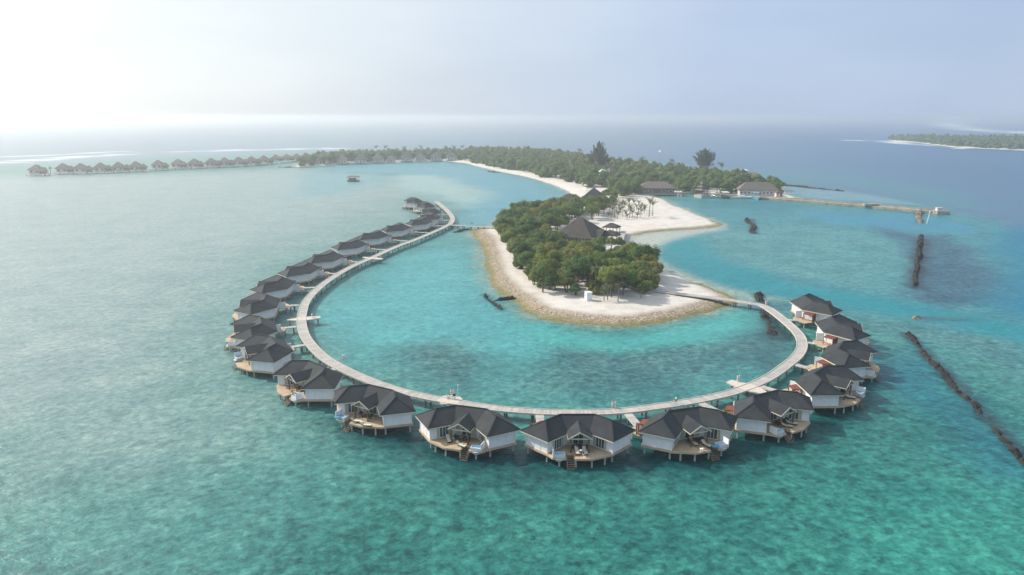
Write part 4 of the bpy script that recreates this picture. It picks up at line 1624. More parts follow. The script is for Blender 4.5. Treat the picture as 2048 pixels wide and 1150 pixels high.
for i, (x, y) in enumerate(wp):
    k = i % 3
    plant('coconut_palm', [('trunk', FARPALMS[k][0]), ('crown', FARPALMS[k][1])], (x, y, ground_z(x, y)), i * 1.1, float(rg.uniform(.85, 1.05)), 'coconut palm rising above the crowns of the far wood', 'palm', 'palms of the far wood')


def wood_mass(name, places, meshes, scales, label):
    """the far wood that reads as one mass"""
    vs, fs, n = [], [], 0
    data = []
    for me, *_ in meshes:
        v = np.empty(len(me.vertices) * 3, np.float32); me.vertices.foreach_get('co', v)
        data.append((v.reshape(-1, 3), [tuple(p.vertices) for p in me.polygons]))
    allv, allf = [], []
    for x, y in places:
        v, f = data[int(rg.integers(0, len(data)))]
        s = float(rg.uniform(*scales)); a = float(rg.uniform(0, 6.28))
        cs, sn = math.cos(a) * s, math.sin(a) * s
        w_ = np.stack([v[:, 0] * cs - v[:, 1] * sn + x, v[:, 0] * sn + v[:, 1] * cs + y, v[:, 2] * s + .8], 1)
        allv.append(w_)
        allf.extend([tuple(i + n for i in q) for q in f])
        n += len(v)
    me = bpy.data.meshes.new(name)
    me.from_pydata(np.concatenate(allv).tolist(), [], allf)
    me.materials.append(M['leaf_wood'])
    o = link(name, me)
    tag(o, label, 'wood', None, 'stuff')


def mat_wood():
    m, n, b = new_mat('wood_leaves')
    P = geo_pos(n)
    f = noise(n, 0.07, 3.0, 0.6, P); f2 = noise(n, 0.6, 3.0, 0.6, P)
    c = ramp(n, f, [(0.25, (0.075, 0.13, 0.038)), (0.5, (0.115, 0.165, 0.043)), (0.75, (0.18, 0.19, 0.052))])
    c = mix(n, 1.0, c, ramp(n, f2, [(0.3, (0.7,) * 3), (0.7, (1.3, 1.25, 1.1))]), 'MULTIPLY')
    n.links.new(c, b.inputs['Base Color'])
    b.inputs['Roughness'].default_value = 0.7
    b.inputs['Specular IOR Level'].default_value = 0.2
    return m


M['leaf_wood'] = mat_wood()
MASSC = [(make_crown('mass_crown', 800 + k, 6.0, 8.0, 520, .85, 8, M['leaf_wood'], [4.6, 6.0, 5.2][k], .95),) for k in range(3)]
wood_mass('far_wood', [p for i, p in enumerate(rest) if i % 17 != 3], MASSC, (.75, 1.1), 'dense green wood covering the back of the long far island')
ip = scatter([(x, y) for x, y in atl([(1780, 281.2), (1830, 284.4), (1880, 290.2), (1915, 294.4), (1960, 296.6), (2048, 300.5), (2300, 304.7), (2300, 285), (2060, 283), (1960, 282.5), (1900, 282.2), (1850, 280.5)])], 11.5, rg)
wood_mass('islet_wood', ip, MASSC, (.95, 1.5), 'low green wood covering the small island on the right horizon')


def casuarina(key, seed, h, R, nl):
    rg2 = np.random.default_rng(seed)
    cs, ns = [], []
    npl = 120
    tips = []
    for k in range(npl):                              # plumes: upswept feathery branches round a leading shoot
        t = (k + .5) / npl
        a = k * 2.4 + rg2.uniform(-.4, .4)
        ln = R * (1.02 - t * t) ** .8 * rg2.uniform(.55, 1.1)
        z0 = h * (.05 + .6 * t)
        tip = np.array((math.cos(a) * ln, math.sin(a) * ln, z0 + ln * rg2.uniform(.3, .8) + h * rg2.uniform(.02, .24)))
        b0 = np.array((0, 0, z0))
        tips.append((b0, tip))
        m_ = int(nl / npl * (.5 + 1.0 * (1 - t)))
        u = rg2.uniform(.12, 1.0, m_)[:, None]
        wd_ = (.3 + .9 * np.sin(np.clip(u, 0, 1) * 3.0)) * R * .13
        cs.append(b0 + (tip - b0) * u + unit(m_, rg2) * wd_ * rg2.uniform(.3, 1.0, (m_, 1)) * np.array((1, 1, 1.25)))
        ns.append(np.tile(np.array((math.cos(a) * .5, math.sin(a) * .5, .6)), (m_, 1)))
    m_ = nl // 14
    tt = rg2.uniform(.5, .9, m_)
    aa = rg2.uniform(0, 6.28, m_)
    cs.append(np.stack([R * .16 * (1.02 - tt) * 2 * np.cos(aa), R * .16 * (1.02 - tt) * 2 * np.sin(aa), tt * h], 1))
    ns.append(np.stack([np.cos(aa), np.sin(aa), .3 + 0 * aa], 1))
    cen = np.concatenate(cs); nrm = np.concatenate(ns) + unit(len(cen), rg2) * .6
    nrm /= np.linalg.norm(nrm, axis=1)[:, None]
    up = np.tile(np.array((0, 0, 1.0)), (len(cen), 1)) + unit(len(cen), rg2) * .5
    sz = rg2.uniform(.5, 1.0, len(cen))
    cr = quads_mesh('crown', cen, nrm, up, sz * .34, sz * 1.0, [M['needle']], None, bend=.2)
    tb = MB(); tb.tube([(0, 0, -1), (0, 0, h * .4), (.2, 0, h * .85)], [.5, .3, .08], 8)
    for b0, tip in tips[::3]: tb.tube([tuple(b0), tuple(b0 + (tip - b0) * .9)], [.12, .03], 5)
    return tb.mesh('trunk', [M['bark']], True), cr


tr, cr = casuarina('c', 1, 33, 11.5, 12000)
p = at(1197, 345, 1)
plant('casuarina_pine', [('trunk', tr), ('crown', cr)], (p.x, p.y, .8), 0, 1.0, 'tallest dark feathery pine rising from the far wood, left of the mast', 'pine tree', None)
tr, cr = casuarina('c', 2, 22, 10.5, 9000)
p = at(1408, 346, 1)
plant('casuarina_pine', [('trunk', tr), ('crown', cr)], (p.x, p.y, 4), 1, 1.0, 'dark spreading pine rising from the wood behind the harbour, right of the mast', 'pine tree', None)


# ------------------------------------------------------------------ buildings
def hip_roof_mb(wd, dp, ze, zr, th=.2, cap=None):
    """hip roof over a wd x dp plan (eave to eave)"""
    mb = MB()
    hx, hy = wd / 2, dp / 2
    r = max(hx - hy, 0.05) if cap is None else cap
    q = [(-hx, -hy, ze), (hx, -hy, ze), (hx, hy, ze), (-hx, hy, ze)]
    a, b = (-r, 0, zr), (r, 0, zr)
    for f in ((q[0], q[1], b, a), (q[1], q[2], b), (q[2], q[3], a, b), (q[3], q[0], a)): mb.slab(f, th)
    return mb


def house(name, label, cat, px, py, rz, wd, dp, zf, ze, zr, roof, wall, over=.9, nwin=4, door=True, group=None, posts=False, base=None, cap=None):
    c = at(px, py, zf)
    root = empty(name, (c.x, c.y, 0), rz)
    tag(root, label, cat, group)
    hip_roof_mb(wd, dp, ze, zr, .2, cap).build('roof', M[roof], root)
    W, D = wd - 2 * over, dp - 2 * over
    if posts:
        n = 3
        for i in range(n):
            for s in (-1, 1):
                MB().box((-W / 2 + W * i / (n - 1), s * D / 2, (zf + ze) / 2 + .05), (.22, .22, ze - zf + .1)).build('post', M['post'], root)
    else:
        wb = MB()
        for s in (-1, 1):
            wb.box((0, s * D / 2, (zf + ze) / 2 + .1), (W, .2, ze - zf + .2))
            wb.box((s * W / 2, 0, (zf + ze) / 2 + .1), (.2, D - .2, ze - zf + .2))
        wb.build('wall', M[wall], root)
        if nwin:
            for i in range(nwin):
                x = -W / 2 + W * (i + .5) / nwin
                if door and i == nwin // 2:
                    MB().box((x, -D / 2 - .1, zf + 1.05), (1.2, .1, 2.1)).build('door', M['post'], root)
                    continue
                wn = MB().box((x, -D / 2 - .1, zf + 1.55), (W / nwin * .62, .1, 1.3)).build('window', M['white_trim'], root)
                MB().box((x, -D / 2 - .155, zf + 1.55), (W / nwin * .52, .04, 1.1)).build('pane', M['glass'], wn)
    MB().box((0, 0, zf - .3), (wd - .3, dp - .3, .6)).build('floor_slab', M[base or 'pile'], root)
    return root


# the restaurant: big hip roof, lower wing, front gable
c = at(1160, 480, 1.5)
R0 = math.radians(-24)
rest_ = empty('restaurant', (c.x, c.y, 0), R0)
tag(rest_, 'large dark hip roofed restaurant building among the trees of the near island', 'restaurant')
hip_roof_mb(18, 22, 4.2, 11.4, .25, 0.8).build('roof', M['shingle_brown'], rest_)
wb = MB()
for s in (-1, 1):
    wb.box((0, s * 9.2, 3.0), (14.6, .25, 2.9)); wb.box((s * 7.2, 0, 3.0), (.25, 18.1, 2.9))
wb.build('wall', M['timber_wall'], rest_)
wg = MB()
hx, hy = 5.5, 7.5
for f in (((hx + 5.5, -hy, 3.9), (hx + 5.5, 0.5, 6.6), (1.5, 0.5, 6.6), (1.5, -hy, 3.9)), ((hx + 5.5, 0.5, 6.6), (hx + 5.5, hy + 1, 3.9), (1.5, hy + 1, 3.9), (1.5, 0.5, 6.6))): wg.slab(f, .22)
wg.build('wing_roof', M['shingle_brown'], rest_)
wgw = MB()
for y in (-6.2, 7.0): wgw.box((8.4, y, 2.8), (4.0, .2, 2.6))
wgw.box((10.4, .4, 2.8), (.2, 13.0, 2.6))
wgw.build('wing_wall', M['timber_wall'], rest_)
pg = MB()
for s in (-1, 1):
    q = [(0 - 3.0, -14.0, 5.4), (s * 2.6 - 3.0, -14.0, 3.9), (s * 2.6 - 3.0, -8.0, 3.9), (-3.0, -6.5, 5.4)]
    pg.slab(q if s < 0 else q[::-1], .16)
pg.build('porch_roof', M['shingle_brown'], rest_)
for x in (-5.2, -.8): MB().box((x, -13.6, 2.7), (.2, .2, 2.6)).build('porch_post', M['white_trim'], rest_)
for x in (1.5, 4.5):
    wn = MB().box((x, -9.38, 3.0), (1.8, .1, 1.6)).build('window', M['white_trim'], rest_)
    MB().box((x, -9.45, 3.0), (1.5, .05, 1.35)).build('pane', M['glass'], wn)
MB().box((0, 0, 1.25), (15.4, 19.4, .6)).build('floor_slab', M['deck_edge'], rest_)
house('open_pavilion', 'open pavilion with hip roof on the sand, the back one right of the restaurant', 'pavilion', 1223, 464, R0, 7.6, 6.2, 1.5, 4.0, 5.8, 'shingle_brown', 'timber_wall', .6, 0, False, None, True, 'deck_edge')
house('open_pavilion', 'open pavilion with hip roof beside the beach, the front one nearest the water', 'pavilion', 1220.5, 481, R0, 8.0, 6.6, 1.5, 4.1, 6.1, 'shingle_brown', 'timber_wall', .6, 0, False, None, True, 'deck_edge')
# a railed sun terrace beside the pavilions
pA, pB = at(1238, 492, 1.7), at(1247, 462, 1.7)
footbridge('terrace', 'narrow plank terrace along the beach beside the open pavilions', [pB, (pA + pB) / 2, pA], 2.4, 1.75, 4, 'terrace')
house('hidden_villa', 'low grey roofed house half hidden in the trees on the left shore', 'house', 1074, 456, .05, 11, 7, 1.5, 4.6, 7.4, 'thatch', 'far_wall', .8, 3)
house('hidden_villa', 'grey thatched house among the trees below the curved beach', 'house', 1131, 413, .4, 11, 9, 1.5, 4.8, 8.6, 'thatch', 'far_wall', .8, 3)
house('hidden_villa', 'house with steep dark pointed roof at the end of the long beach', 'house', 1187, 409, -.3, 15, 14, 1.5, 5.0, 11.6, 'shingle', 'timber_wall', .8, 3)
# white water tanks and machinery behind the restaurant
for (px, py, s, lab) in ((1120, 462, .62, 'white ribbed water tank standing behind the restaurant roof'), (1133.5, 446, .55, 'small white vent hood above the restaurant roof ridge')):
    q = at(px, py, 1.5)
    tk = empty('water_tank', (q.x, q.y, 1.4))
    tag(tk, lab, 'tank')
    tb = MB(); tb.tube([(0, 0, 0), (0, 0, 4.2 * s + 2), (0, 0, 5.2 * s + 2), (0, 0, 5.6 * s + 2)], [1.3 * s, 1.3 * s, 1.0 * s, .3 * s], 14); tb.build('tank_shell', M['boat_white'], tk, True)
    tb = MB()
    for z in (1.2, 2.4, 3.6): tb.tube([(0, 0, z), (0, 0, z + .12)], 1.36 * s, 14)
    tb.build('hoop', M['metal'], tk)

# buildings round the harbour
house('harbour_house', 'long low dark roofed building at the inner corner of the harbour', 'building', 1312, 385.5, -.08, 26, 13, 1.5, 5.2, 9.4, 'thatch', 'timber_wall', 1.2, 5)
house('harbour_house', 'low side wing with grey roof left of the long harbour building', 'building', 1286, 385, -.05, 14, 9, 1.5, 4.6, 6.6, 'thatch', 'timber_wall', .9, 3)
house('boat_house', 'white walled boat house with dark hip roof on the quay', 'boat house', 1513, 388.5, -.1, 27, 12, 1.5, 5.0, 10.0, 'thatch', 'far_wall', 1.2, 10)
house('store_house', 'brown thatched roof rising in the trees behind the white boat house', 'house', 1503, 371, -.45, 20, 16, 1.5, 6.0, 11.8, 'thatch', 'timber_wall', 1.0, 3)
house('store_house', 'bright metal sheet roof among the trees above the boat house', 'house', 1487, 357, -.3, 7, 4, 1.5, 8.6, 9.3, 'boat_white', 'timber_wall', .6, 2)
house('store_house', 'small house with white gable edges in the middle of the far wood', 'house', 1205, 361, .5, 6, 4, 1.5, 9.0, 11.0, 'boat_white', 'timber_wall', .8, 2)
house('store_house', 'small dark house with one pale roof edge right of the white gabled one', 'house', 1220, 361, .7, 8, 7, 1.5, 8.5, 12.5, 'thatch', 'timber_wall', .8, 2)
house('kiosk', 'small red roofed kiosk on the quay at the right end of the boat house', 'kiosk', 1557, 392, 0, 5.0, 4.0, 1.6, 4.0, 5.4, 'terracotta', 'trim', .4, 2)
hn = ['leftmost', 'second', 'third', 'fourth', 'smallest', 'sixth', 'seventh', 'eighth', 'rightmost']
for i, (hx, hy, ww) in enumerate(HUTS):
    house('beach_hut', 'thatched beach hut under the far trees, %s along the lagoon shore' % (hn[i] if i in (0, 8, 4) else hn[i] + ' from the left'), 'beach hut', hx, hy, (i % 3 - 1) * .12, ww, ww * .9, 1.6, 5.4, 11.5 * ww / 15 + 1, 'thatch', 'far_wall', 1.4, 3, True, 'beach huts along the far shore', False, None, .3)


def pagoda():
    c = at(1403.5, 392, 1)
    root = empty('pagoda', (c.x, c.y, 0), .5)
    tag(root, 'brown tiered pagoda shelter on a stone base at the harbour quay', 'pagoda')
    MB().box((0, 0, .6), (7.4, 7.4, 2.6)).build('stone_base', M['pile'], root)
    for x in (-2.6, 2.6):
        for y in (-2.6, 2.6): MB().box((x, y, 3.6), (.3, .3, 3.4)).build('post', M['post'], root)
    for k, (wd, z0, z1) in enumerate(((8.2, 5.2, 7.0), (5.2, 7.2, 8.8), (3.0, 9.2, 11.8))):
        hip_roof_mb(wd, wd, z0, z1, .2, .25).build('roof', M['thatch'], root)
    for wd, z0, z1 in ((3.2, 6.6, 7.4), (1.9, 8.4, 9.4)): MB().box((0, 0, (z0 + z1) / 2), (wd, wd, z1 - z0)).build('roof_neck', M['timber_wall'], root)


pagoda()


def mat_rock(name, cols, sc=.9):
    m, n, b = new_mat(name)
    P = coord(n)
    vor = n.nodes.new('ShaderNodeTexVoronoi'); vor.inputs['Scale'].default_value = sc
    n.links.new(P, vor.inputs['Vector'])
    s_ = n.nodes.new('ShaderNodeSeparateColor'); n.links.new(vor.outputs['Color'], s_.inputs[0])
    c = ramp(n, s_.outputs[0], [(i / (len(cols) - 1), q) for i, q in enumerate(cols)])
    f = noise(n, 3.0, 4.0, .6, P)
    c = mix(n, 1.0, c, ramp(n, f, [(.3, (.65,) * 3), (.7, (1.25,) * 3)]), 'MULTIPLY')
    n.links.new(c, b.inputs['Base Color'])
    b.inputs['Roughness'].default_value = .9
    b.inputs['Specular IOR Level'].default_value = .08
    bump(n, f, .6, .15, b)
    return m


M['rock'] = mat_rock('wet_rock', [(.018, .018, .019), (.034, .03, .029), (.05, .043, .04), (.024, .026, .028)])
M['quay'] = mat_rock('quay_stone', [(.3, .27, .22), (.4, .36, .3), (.24, .21, .17), (.36, .33, .28)], .5)
M['pale_rock'] = mat_rock('pale_rock', [(.16, .13, .1), (.24, .2, .15), (.12, .1, .085), (.2, .18, .15)])


def mound(name, label, cat, px_pts, wd, ht, mat='rock', rocky=.8, sink=.35, z=0.0):
    """a bank of piled boulders along a line, one continuous lumpy surface"""
    path = spline([Vector((*at(x, y, z)[:2], 0)) for x, y in px_pts], .45)
    nx = max(7, int(wd / .35) | 1)
    vs, fs = [], []
    for i, p in enumerate(path):
        d = (path[min(i + 1, len(path) - 1)] - path[max(i - 1, 0)]).normalized()
        nrm = Vector((-d.y, d.x, 0))
        e = min(1.0, (i + .3) / 4.0, (len(path) - 1 - i + .3) / 4.0)
        for k in range(nx):
            t = k / (nx - 1) * 2 - 1
            q = p + nrm * t * wd / 2 * (.6 + .4 * e)
            vs.append([q.x, q.y, t, e])
    A = np.array(vs)
    seg = np.repeat(np.arange(len(path)) * .45, nx)
    wv = fbm(seg / 5 + len(px_pts) * 7.7, seg * 0 + wd, 3)
    lump = 1 - np.clip(worley(A[:, 0] / 1.0, A[:, 1] / 1.0), 0, 1) ** 1.0
    big = .5 + .5 * fbm(A[:, 0] / 5, A[:, 1] / 5, 2)
    prof = (1 - A[:, 2] ** 2) ** .8 * A[:, 3]
    zz = prof * ht * (.25 + rocky * lump * 1.15 + .35 * big) * np.clip(1 + .9 * wv, .15, 2) - sink
    zz = np.where(np.abs(A[:, 2]) > .98, -1.2, zz)
    X = A[:, 0] + .3 * fbm(A[:, 0] / 1.1, A[:, 1] / 1.1, 2) + .5 * wd * fbm(A[:, 0] / 6 + 3, A[:, 1] / 6, 2); Y = A[:, 1] + .25 * fbm(A[:, 0] / 1.1 + 9, A[:, 1] / 1.1, 2)
    c0 = (float(X.mean()), float(Y.mean()))
    for i in range(len(path) - 1):
        for k in range(nx - 1):
            a = i * nx + k
            fs.append((a, a + 1, a + nx + 1, a + nx))
    me = bpy.data.meshes.new(name)
    me.from_pydata(np.stack([X - c0[0], Y - c0[1], zz], 1).tolist(), [], fs)
    me.materials.append(M[mat])
    o = link(name, me)
    o.location = (c0[0], c0[1], 0)
    tag(o, label, cat)
    return o


mound('rock_breakwater', 'straight dark breakwater of boulders standing in the lagoon below the jetty', 'breakwater', [(1843, 472), (1838, 505), (1834, 540), (1831, 574)], 2.3, 1.15, 'rock', 1.3, .48)
mound('rock_breakwater', 'short crooked dark breakwater alone in the lagoon off the sand spit', 'breakwater', [(1489, 440), (1500, 446), (1508, 454), (1504, 460), (1512, 467)], 2.6, 1.05, 'rock', 1.2, .42)
mound('rock_breakwater', 'short rock groyne running out from the outer end of the jetty', 'breakwater', [(1837, 424), (1838, 436), (1839, 447)], 3.4, 1.0, 'pale_rock', 1.2, .35)
mound('rock_breakwater', 'heap of dark boulders behind the right hand footbridge', 'breakwater', [(1513, 587), (1517, 597), (1519, 606)], 3.0, .9, 'rock', 1.1, .35)
mound('rock_breakwater', 'low dark rock reef under the right bend of the boardwalk', 'breakwater', [(1522, 622), (1534, 642), (1546, 660), (1554, 674)], 2.8, .8, 'rock', 1.5, .5)
mound('rock_breakwater', 'long low reddish brown line of rocks running to the right edge of the lagoon', 'breakwater', [(1812, 663), (1836, 690), (1880, 738), (1925, 788), (1975, 846), (2030, 905), (2080, 960)], 1.9, .7, 'rock', 1.7, .72)
mound('rock_breakwater', 'isolated brown rock clump off the villas on the right', 'rock', [(1822, 639), (1838, 637), (1851, 635)], 2.6, .75, 'pale_rock', 1.2, .4)
mound('rock_groyne', 'dark curved rock groyne in the water left of the sand tip', 'breakwater', [(968, 588), (976, 598), (988, 608), (1004, 620)], 1.5, 1.0, 'rock', .7, .12)
mound('rock_groyne', 'short dark rock groyne reaching from the curved one to the beach', 'breakwater', [(985, 602), (1010, 600), (1044, 597)], 1.3, 1.0, 'rock', .7, .1)
mound('rock_groyne', 'thin dark breakwater line in the sea beyond the jetty', 'breakwater', [(1568, 371.5), (1600, 374), (1640, 378), (1690, 383)], 3.5, 1.2)
mound('rock_groyne', 'dark rocks beside the left footbridge to the island', 'breakwater', [(906, 466), (922, 461), (945, 458)], 3.5, .9)
mound('rock_groyne', 'small dark rock patch in the water behind the left footbridge', 'rock', [(938, 447), (950, 446)], 2.6, .8)
mound('rock_groyne', 'low dark sandbar edge at the left tip of the far island', 'breakwater', [(556, 334.5), (590, 335), (628, 334.5)], 4.0, .9)
mound('rock_groyne', 'dark rocks on the inner curve of the long white beach', 'rock', [(978, 343), (992, 345), (1006, 344.5)], 4.0, 1.0)
mound('submerged_rock', 'single brown coral boulder in the water near the lower right corner', 'rock', [(1902, 1102), (1910, 1104), (1920, 1107)], 1.3, .35, 'pale_rock', .8, .22)

# harbour quay and the long jetty
QUAY = [Vector((*at(x, y, 1.2)[:2], 0)) for x, y in ((1342, 384.5), (1387, 384.5), (1430, 386.5), (1476, 389.5), (1520, 394), (1560, 397.5), (1610, 401), (1660, 405), (1743, 411.5), (1834, 419.5), (1876, 422.6))]
jt = empty('jetty', (0, 0, 0))
tag(jt, 'long pale stone quay and jetty running from the harbour out into the blue water', 'jetty')
mb = MB(); ribbon(spline(QUAY, 3.0), 5.5, 1.35, -1.5, mb, 0, 0); mb.build('quay_wall', M['quay'], jt, fix=False)
mb = MB()
q = spline([p + Vector((0, 2.0, 0)) for p in QUAY[4:]], 3.0); ribbon(q, .8, 2.1, 1.34, mb, 0, 0); mb.build('parapet', M['quay'], jt, fix=False)
e = at(1881, 423.6, 1.2)
mb = MB(); mb.box((e.x, e.y, .3), (7, 6.5, 3.2)); mb.build('jetty_head', M['quay'], jt)
e2 = at(1743, 411, 1.5)
mb = MB(); mb.box((e2.x, e2.y + .5, 1.9), (9, 3, 1.2)); mb.build('landing_block', M['quay'], jt)
hb = empty('jetty_hut', (e.x - 1, e.y, 1.9))
tag(hb, 'small white equipment hut on the end of the jetty', 'hut')
MB().box((0, 0, .8), (3, 2.2, 1.6)).build('wall', M['far_wall'], hb); MB().box((0, 0, 1.7), (3.5, 2.6, .2)).build('roof', M['metal'], hb)
mk = at(1853, 447, 0)
pm = empty('channel_marker', (mk.x, mk.y, 0)); tag(pm, 'thin white channel marker pole in the water by the jetty end', 'marker')
MB().tube([(0, 0, -1), (1.2, .3, 6.0)], .16, 6).build('pole', M['boat_white'], pm); MB().box((1.2, .3, 6.1), (.5, .5, .5)).build('cap', M['boat_white'], pm)


# ------------------------------------------------------------------ boats
def hull_mb(L, B, Hh, sheer=.35, fl=.25):
    mb = MB()
    n = 9
    rows = []
    for i in range(n):
        t = i / (n - 1)
        w_ = B / 2 * (1 - max(0, (t - .45) / .55) ** 2.0) ** .8 if t < .999 else .03
        w_ = max(w_, .03)
        z = Hh + sheer * max(0, t - .3) ** 2
        x = -L / 2 + L * t
        rows.append([(x, -w_, z), (x, -w_ * (1 - fl), Hh * .25), (x, -w_ * .35, -.35), (x, w_ * .35, -.35), (x, w_ * (1 - fl), Hh * .25), (x, w_, z), (x, w_ * .8, z - .08), (x, w_ * .72, Hh * .55), (x, -w_ * .72, Hh * .55), (x, -w_ * .8, z - .08)])
    m_ = 10
    vs = [p for r in rows for p in r]
    fs = []
    for i in range(n - 1):
        for k in range(m_):
            a, b = i * m_ + k, i * m_ + (k + 1) % m_
            fs.append((a, b, b + m_, a + m_))
    fs.append(tuple(range(m_)))
    mb.add(vs, fs)
    return mb


def boat(px, py, rz, L, B, Hh, label, hull='boat_white', canopy='boat_white', roof=True, cab=False, cz=2.4):
    c = at(px, py + 1.0, 0)
    root = empty('boat', (c.x, c.y, 0), rz)
    tag(root, label, 'boat')
    hull_mb(L, B, Hh).build('hull', M[hull], root)
    MB().box((-L * .1, 0, Hh * .62), (L * .55, B * .6, .12)).build('seat', M['boat_dark'], root)
    if roof:
        MB().slab([(-L * .42, -B * .46, cz), (L * .2, -B * .44, cz + .08), (L * .2, B * .44, cz + .08), (-L * .42, B * .46, cz)], .12).build('canopy', M[canopy], root)
        for x in (-L * .38, L * .16):
            for s in (-1, 1): MB().beam((x, s * B * .4, Hh * .5), (x, s * B * .4, cz - .05), .08, .08).build('canopy_post', M['boat_white'], root)
    if cab:
        cb = MB(); cb.box((L * .02, 0, Hh + .45), (L * .3, B * .6, .9)); cb = cb.build('cabin', M['boat_white'], root)
        MB().box((L * .02, 0, Hh + .6), (L * .3 + .05, B * .5, .4)).build('window', M['glass'], cb)
    MB().box((-L * .5 - .1, 0, Hh * .7), (.5, .6, .9)).build('outboard_motor', M['boat_dark'], root)
    return root


D2 = math.radians
boat(1358, 391, D2(80), 9, 3.4, 1.1, 'white canopied motor boat moored alone at the left end of the harbour', cz=3.2)
boat(1426, 393, D2(85), 9, 3.4, 1.1, 'white open boat with pale canopy moored just right of the pagoda', cz=3.0)
boat(1449, 395, D2(88), 11, 5.0, 1.6, 'dark hulled boat with a wide white roof moored second right of the pagoda', 'boat_dark', 'boat_white', True, False, 4.2)
boat(1484, 396, D2(174), 13, 3.6, 1.3, 'long white boat moored side on along the quay before the boat house', cab=True, roof=False)
boat(1512, 398, D2(-95), 11, 4.8, 1.5, 'turquoise and white boat with square roof moored before the boat house', 'boat_blue', 'boat_blue', True, False, 4.6)
boat(1590, 402.5, D2(-60), 6, 2.2, .9, 'small white dinghy tied to the jetty, left of the pair', roof=False)
boat(1598, 403, D2(-75), 6, 2.2, .9, 'small white dinghy tied to the jetty, right of the pair', roof=False, hull='boat_white')

# floating pavilion in the far bay
c = at(707, 363, 0)
fp = empty('floating_pavilion', (c.x, c.y, 0), .05)
tag(fp, 'flat roofed floating pavilion alone in the open lagoon', 'pavilion')
MB().box((0, 0, .7), (9.4, 6, .8)).build('pontoon', M['boat_dark'], fp)
mb = MB(); mb.box((-.8, 1.4, 1.9), (6.0, 2.4, 1.7)); mb.build('cabin', M['timber_wall'], fp)
hip_roof_mb(10.4, 7, 3.9, 5.0, .2, 3.2).build('roof', M['thatch'], fp)
for x in (-4.3, 0, 4.3):
    for y in (-2.7, 2.7): MB().box((x, y, 2.5), (.18, .18, 2.9)).build('post', M['metal'], fp)
mb = MB()
for x in np.linspace(-4.5, 4.5, 10): mb.box((x, -2.9, 1.55), (.07, .07, .9))
mb.box((0, -2.9, 2.0), (9.2, .08, .08)); mb.build('railing', M['metal'], fp)

# mast with antenna
c = at(1318, 346, 1)
ms = empty('radio_mast', (c.x, c.y, 0))
tag(ms, 'tall thin grey radio mast with white antenna rising from the far wood', 'mast')
MB().tube([(0, 0, -.5), (0, 0, 22)], [.4, .3], 8).build('pole', M['metal'], ms)
mb = MB(); mb.tube([(-.2, -.3, 21.4), (-.5, -.8, 21.6)], [.3, 1.1], 12); mb.build('antenna_dish', M['boat_white'], ms)
mb = MB(); mb.box((.6, 0, 22.0), (.8, .4, 1.4)); mb.build('antenna_panel', M['boat_white'], ms)


# ------------------------------------------------------------------ the far row of stilt villas
def far_villa_proto():
    root = empty('stilt_villa', (0, 0, 0))
    hip_roof_mb(12.5, 12, 5.6, 10.6, .25, .8).build('roof', M['thatch'], root)
    lo = hip_roof_mb(7.5, 7, 4.8, 8.4, .25, .4); lo.v = [(x + 8.6, y - 5.0, z) for x, y, z in lo.v]; lo.build('porch_roof', M['thatch'], root)
    mb = MB()
    for s in (-1, 1): mb.box((0, s * 4.9, 4.0), (10.2, .2, 3.6)); mb.box((s * 5.1, 0, 4.0), (.2, 9.6, 3.6))
    mb.build('wall', M['far_wall'], root)
    for x in (-2.6, 2.6):
        wn = MB().box((x, -5.05, 3.9), (2.4, .1, 2.0)).build('window', M['white_trim'], root)
        MB().box((x, -5.12, 3.9), (2.1, .05, 1.7)).build('pane', M['glass'], wn)
    MB().box((2.9, -2.2, 2.05), (18.2, 12.5, .3)).build('deck', M['deck_edge'], root)
    for x, y in ((11.4, -7.8), (5.8, -7.8), (11.4, -2.4)): MB().box((x, y, 3.6), (.25, .25, 2.9)).build('porch_post', M['post'], root)
    mb = MB()
    mb.box((8.6, -5.0, 3.4), (4.6, 4.2, 2.6)); mb.build('porch_room', M['timber_wall'], root)
    for x in (-5, 0, 5, 8.6):
        for y in (-9, -3, 3): MB().cyl((x, y), .25, -2, 1.9, 6).build('pile', M['dark_pile'], root)
    return root


FV = [(67, 352, .0), (120, 348.5, .25), (156, 348.5, .25), (196, 347, .25), (232, 345.5, .25), (267, 344, .2), (312, 341, .1), (352, 338.5, 0), (385, 337.5, .0), (419, 335.8, .1), (446, 334.5, .1), (474, 333, .1), (500, 331.6, .1),
      (525, 329.5, .15), (549, 324.5, 0), (571, 323.4, 0), (591, 322.4, 0), (609, 321.2, 0)]
fvp = far_villa_proto()
ordn = ['first', 'second', 'third', 'fourth', 'fifth', 'sixth', 'seventh', 'eighth', 'ninth', 'tenth', 'eleventh', 'twelfth', 'thirteenth', 'fourteenth', 'fifteenth', 'sixteenth', 'seventeenth', 'eighteenth']
for i, (px, py, rz) in enumerate(FV):
    o = fvp if i == 0 else copy_tree(fvp)
    c = at(px, py, 0)
    o.location = (c.x, c.y + 6, 0)
    o.rotation_euler = (0, 0, rz + (.0 if i % 2 else .04))
    s = .96 if i < 14 else .85
    o.scale = (s, s, s)
    tag(o, 'hazy grey stilt villa standing apart at the far left end of the distant row' if i == 0 else ('hazy grey stilt villa, %s from the left of the row on the horizon side' % ordn[i] if i < 17 else 'last stilt villa of the distant row, half hidden by the island trees'), 'stilt villa', 'distant row of stilt villas')
fw = [at(x, y, 1.8) for x, y in ((92, 347), (160, 344), (270, 340), (360, 335), (450, 331), (540, 326), (590, 321.5), (618, 320))]
footbridge('footbridge', 'long straight walkway linking the distant row of stilt villas to the far island', fw, 3.0, 2.0, 40)
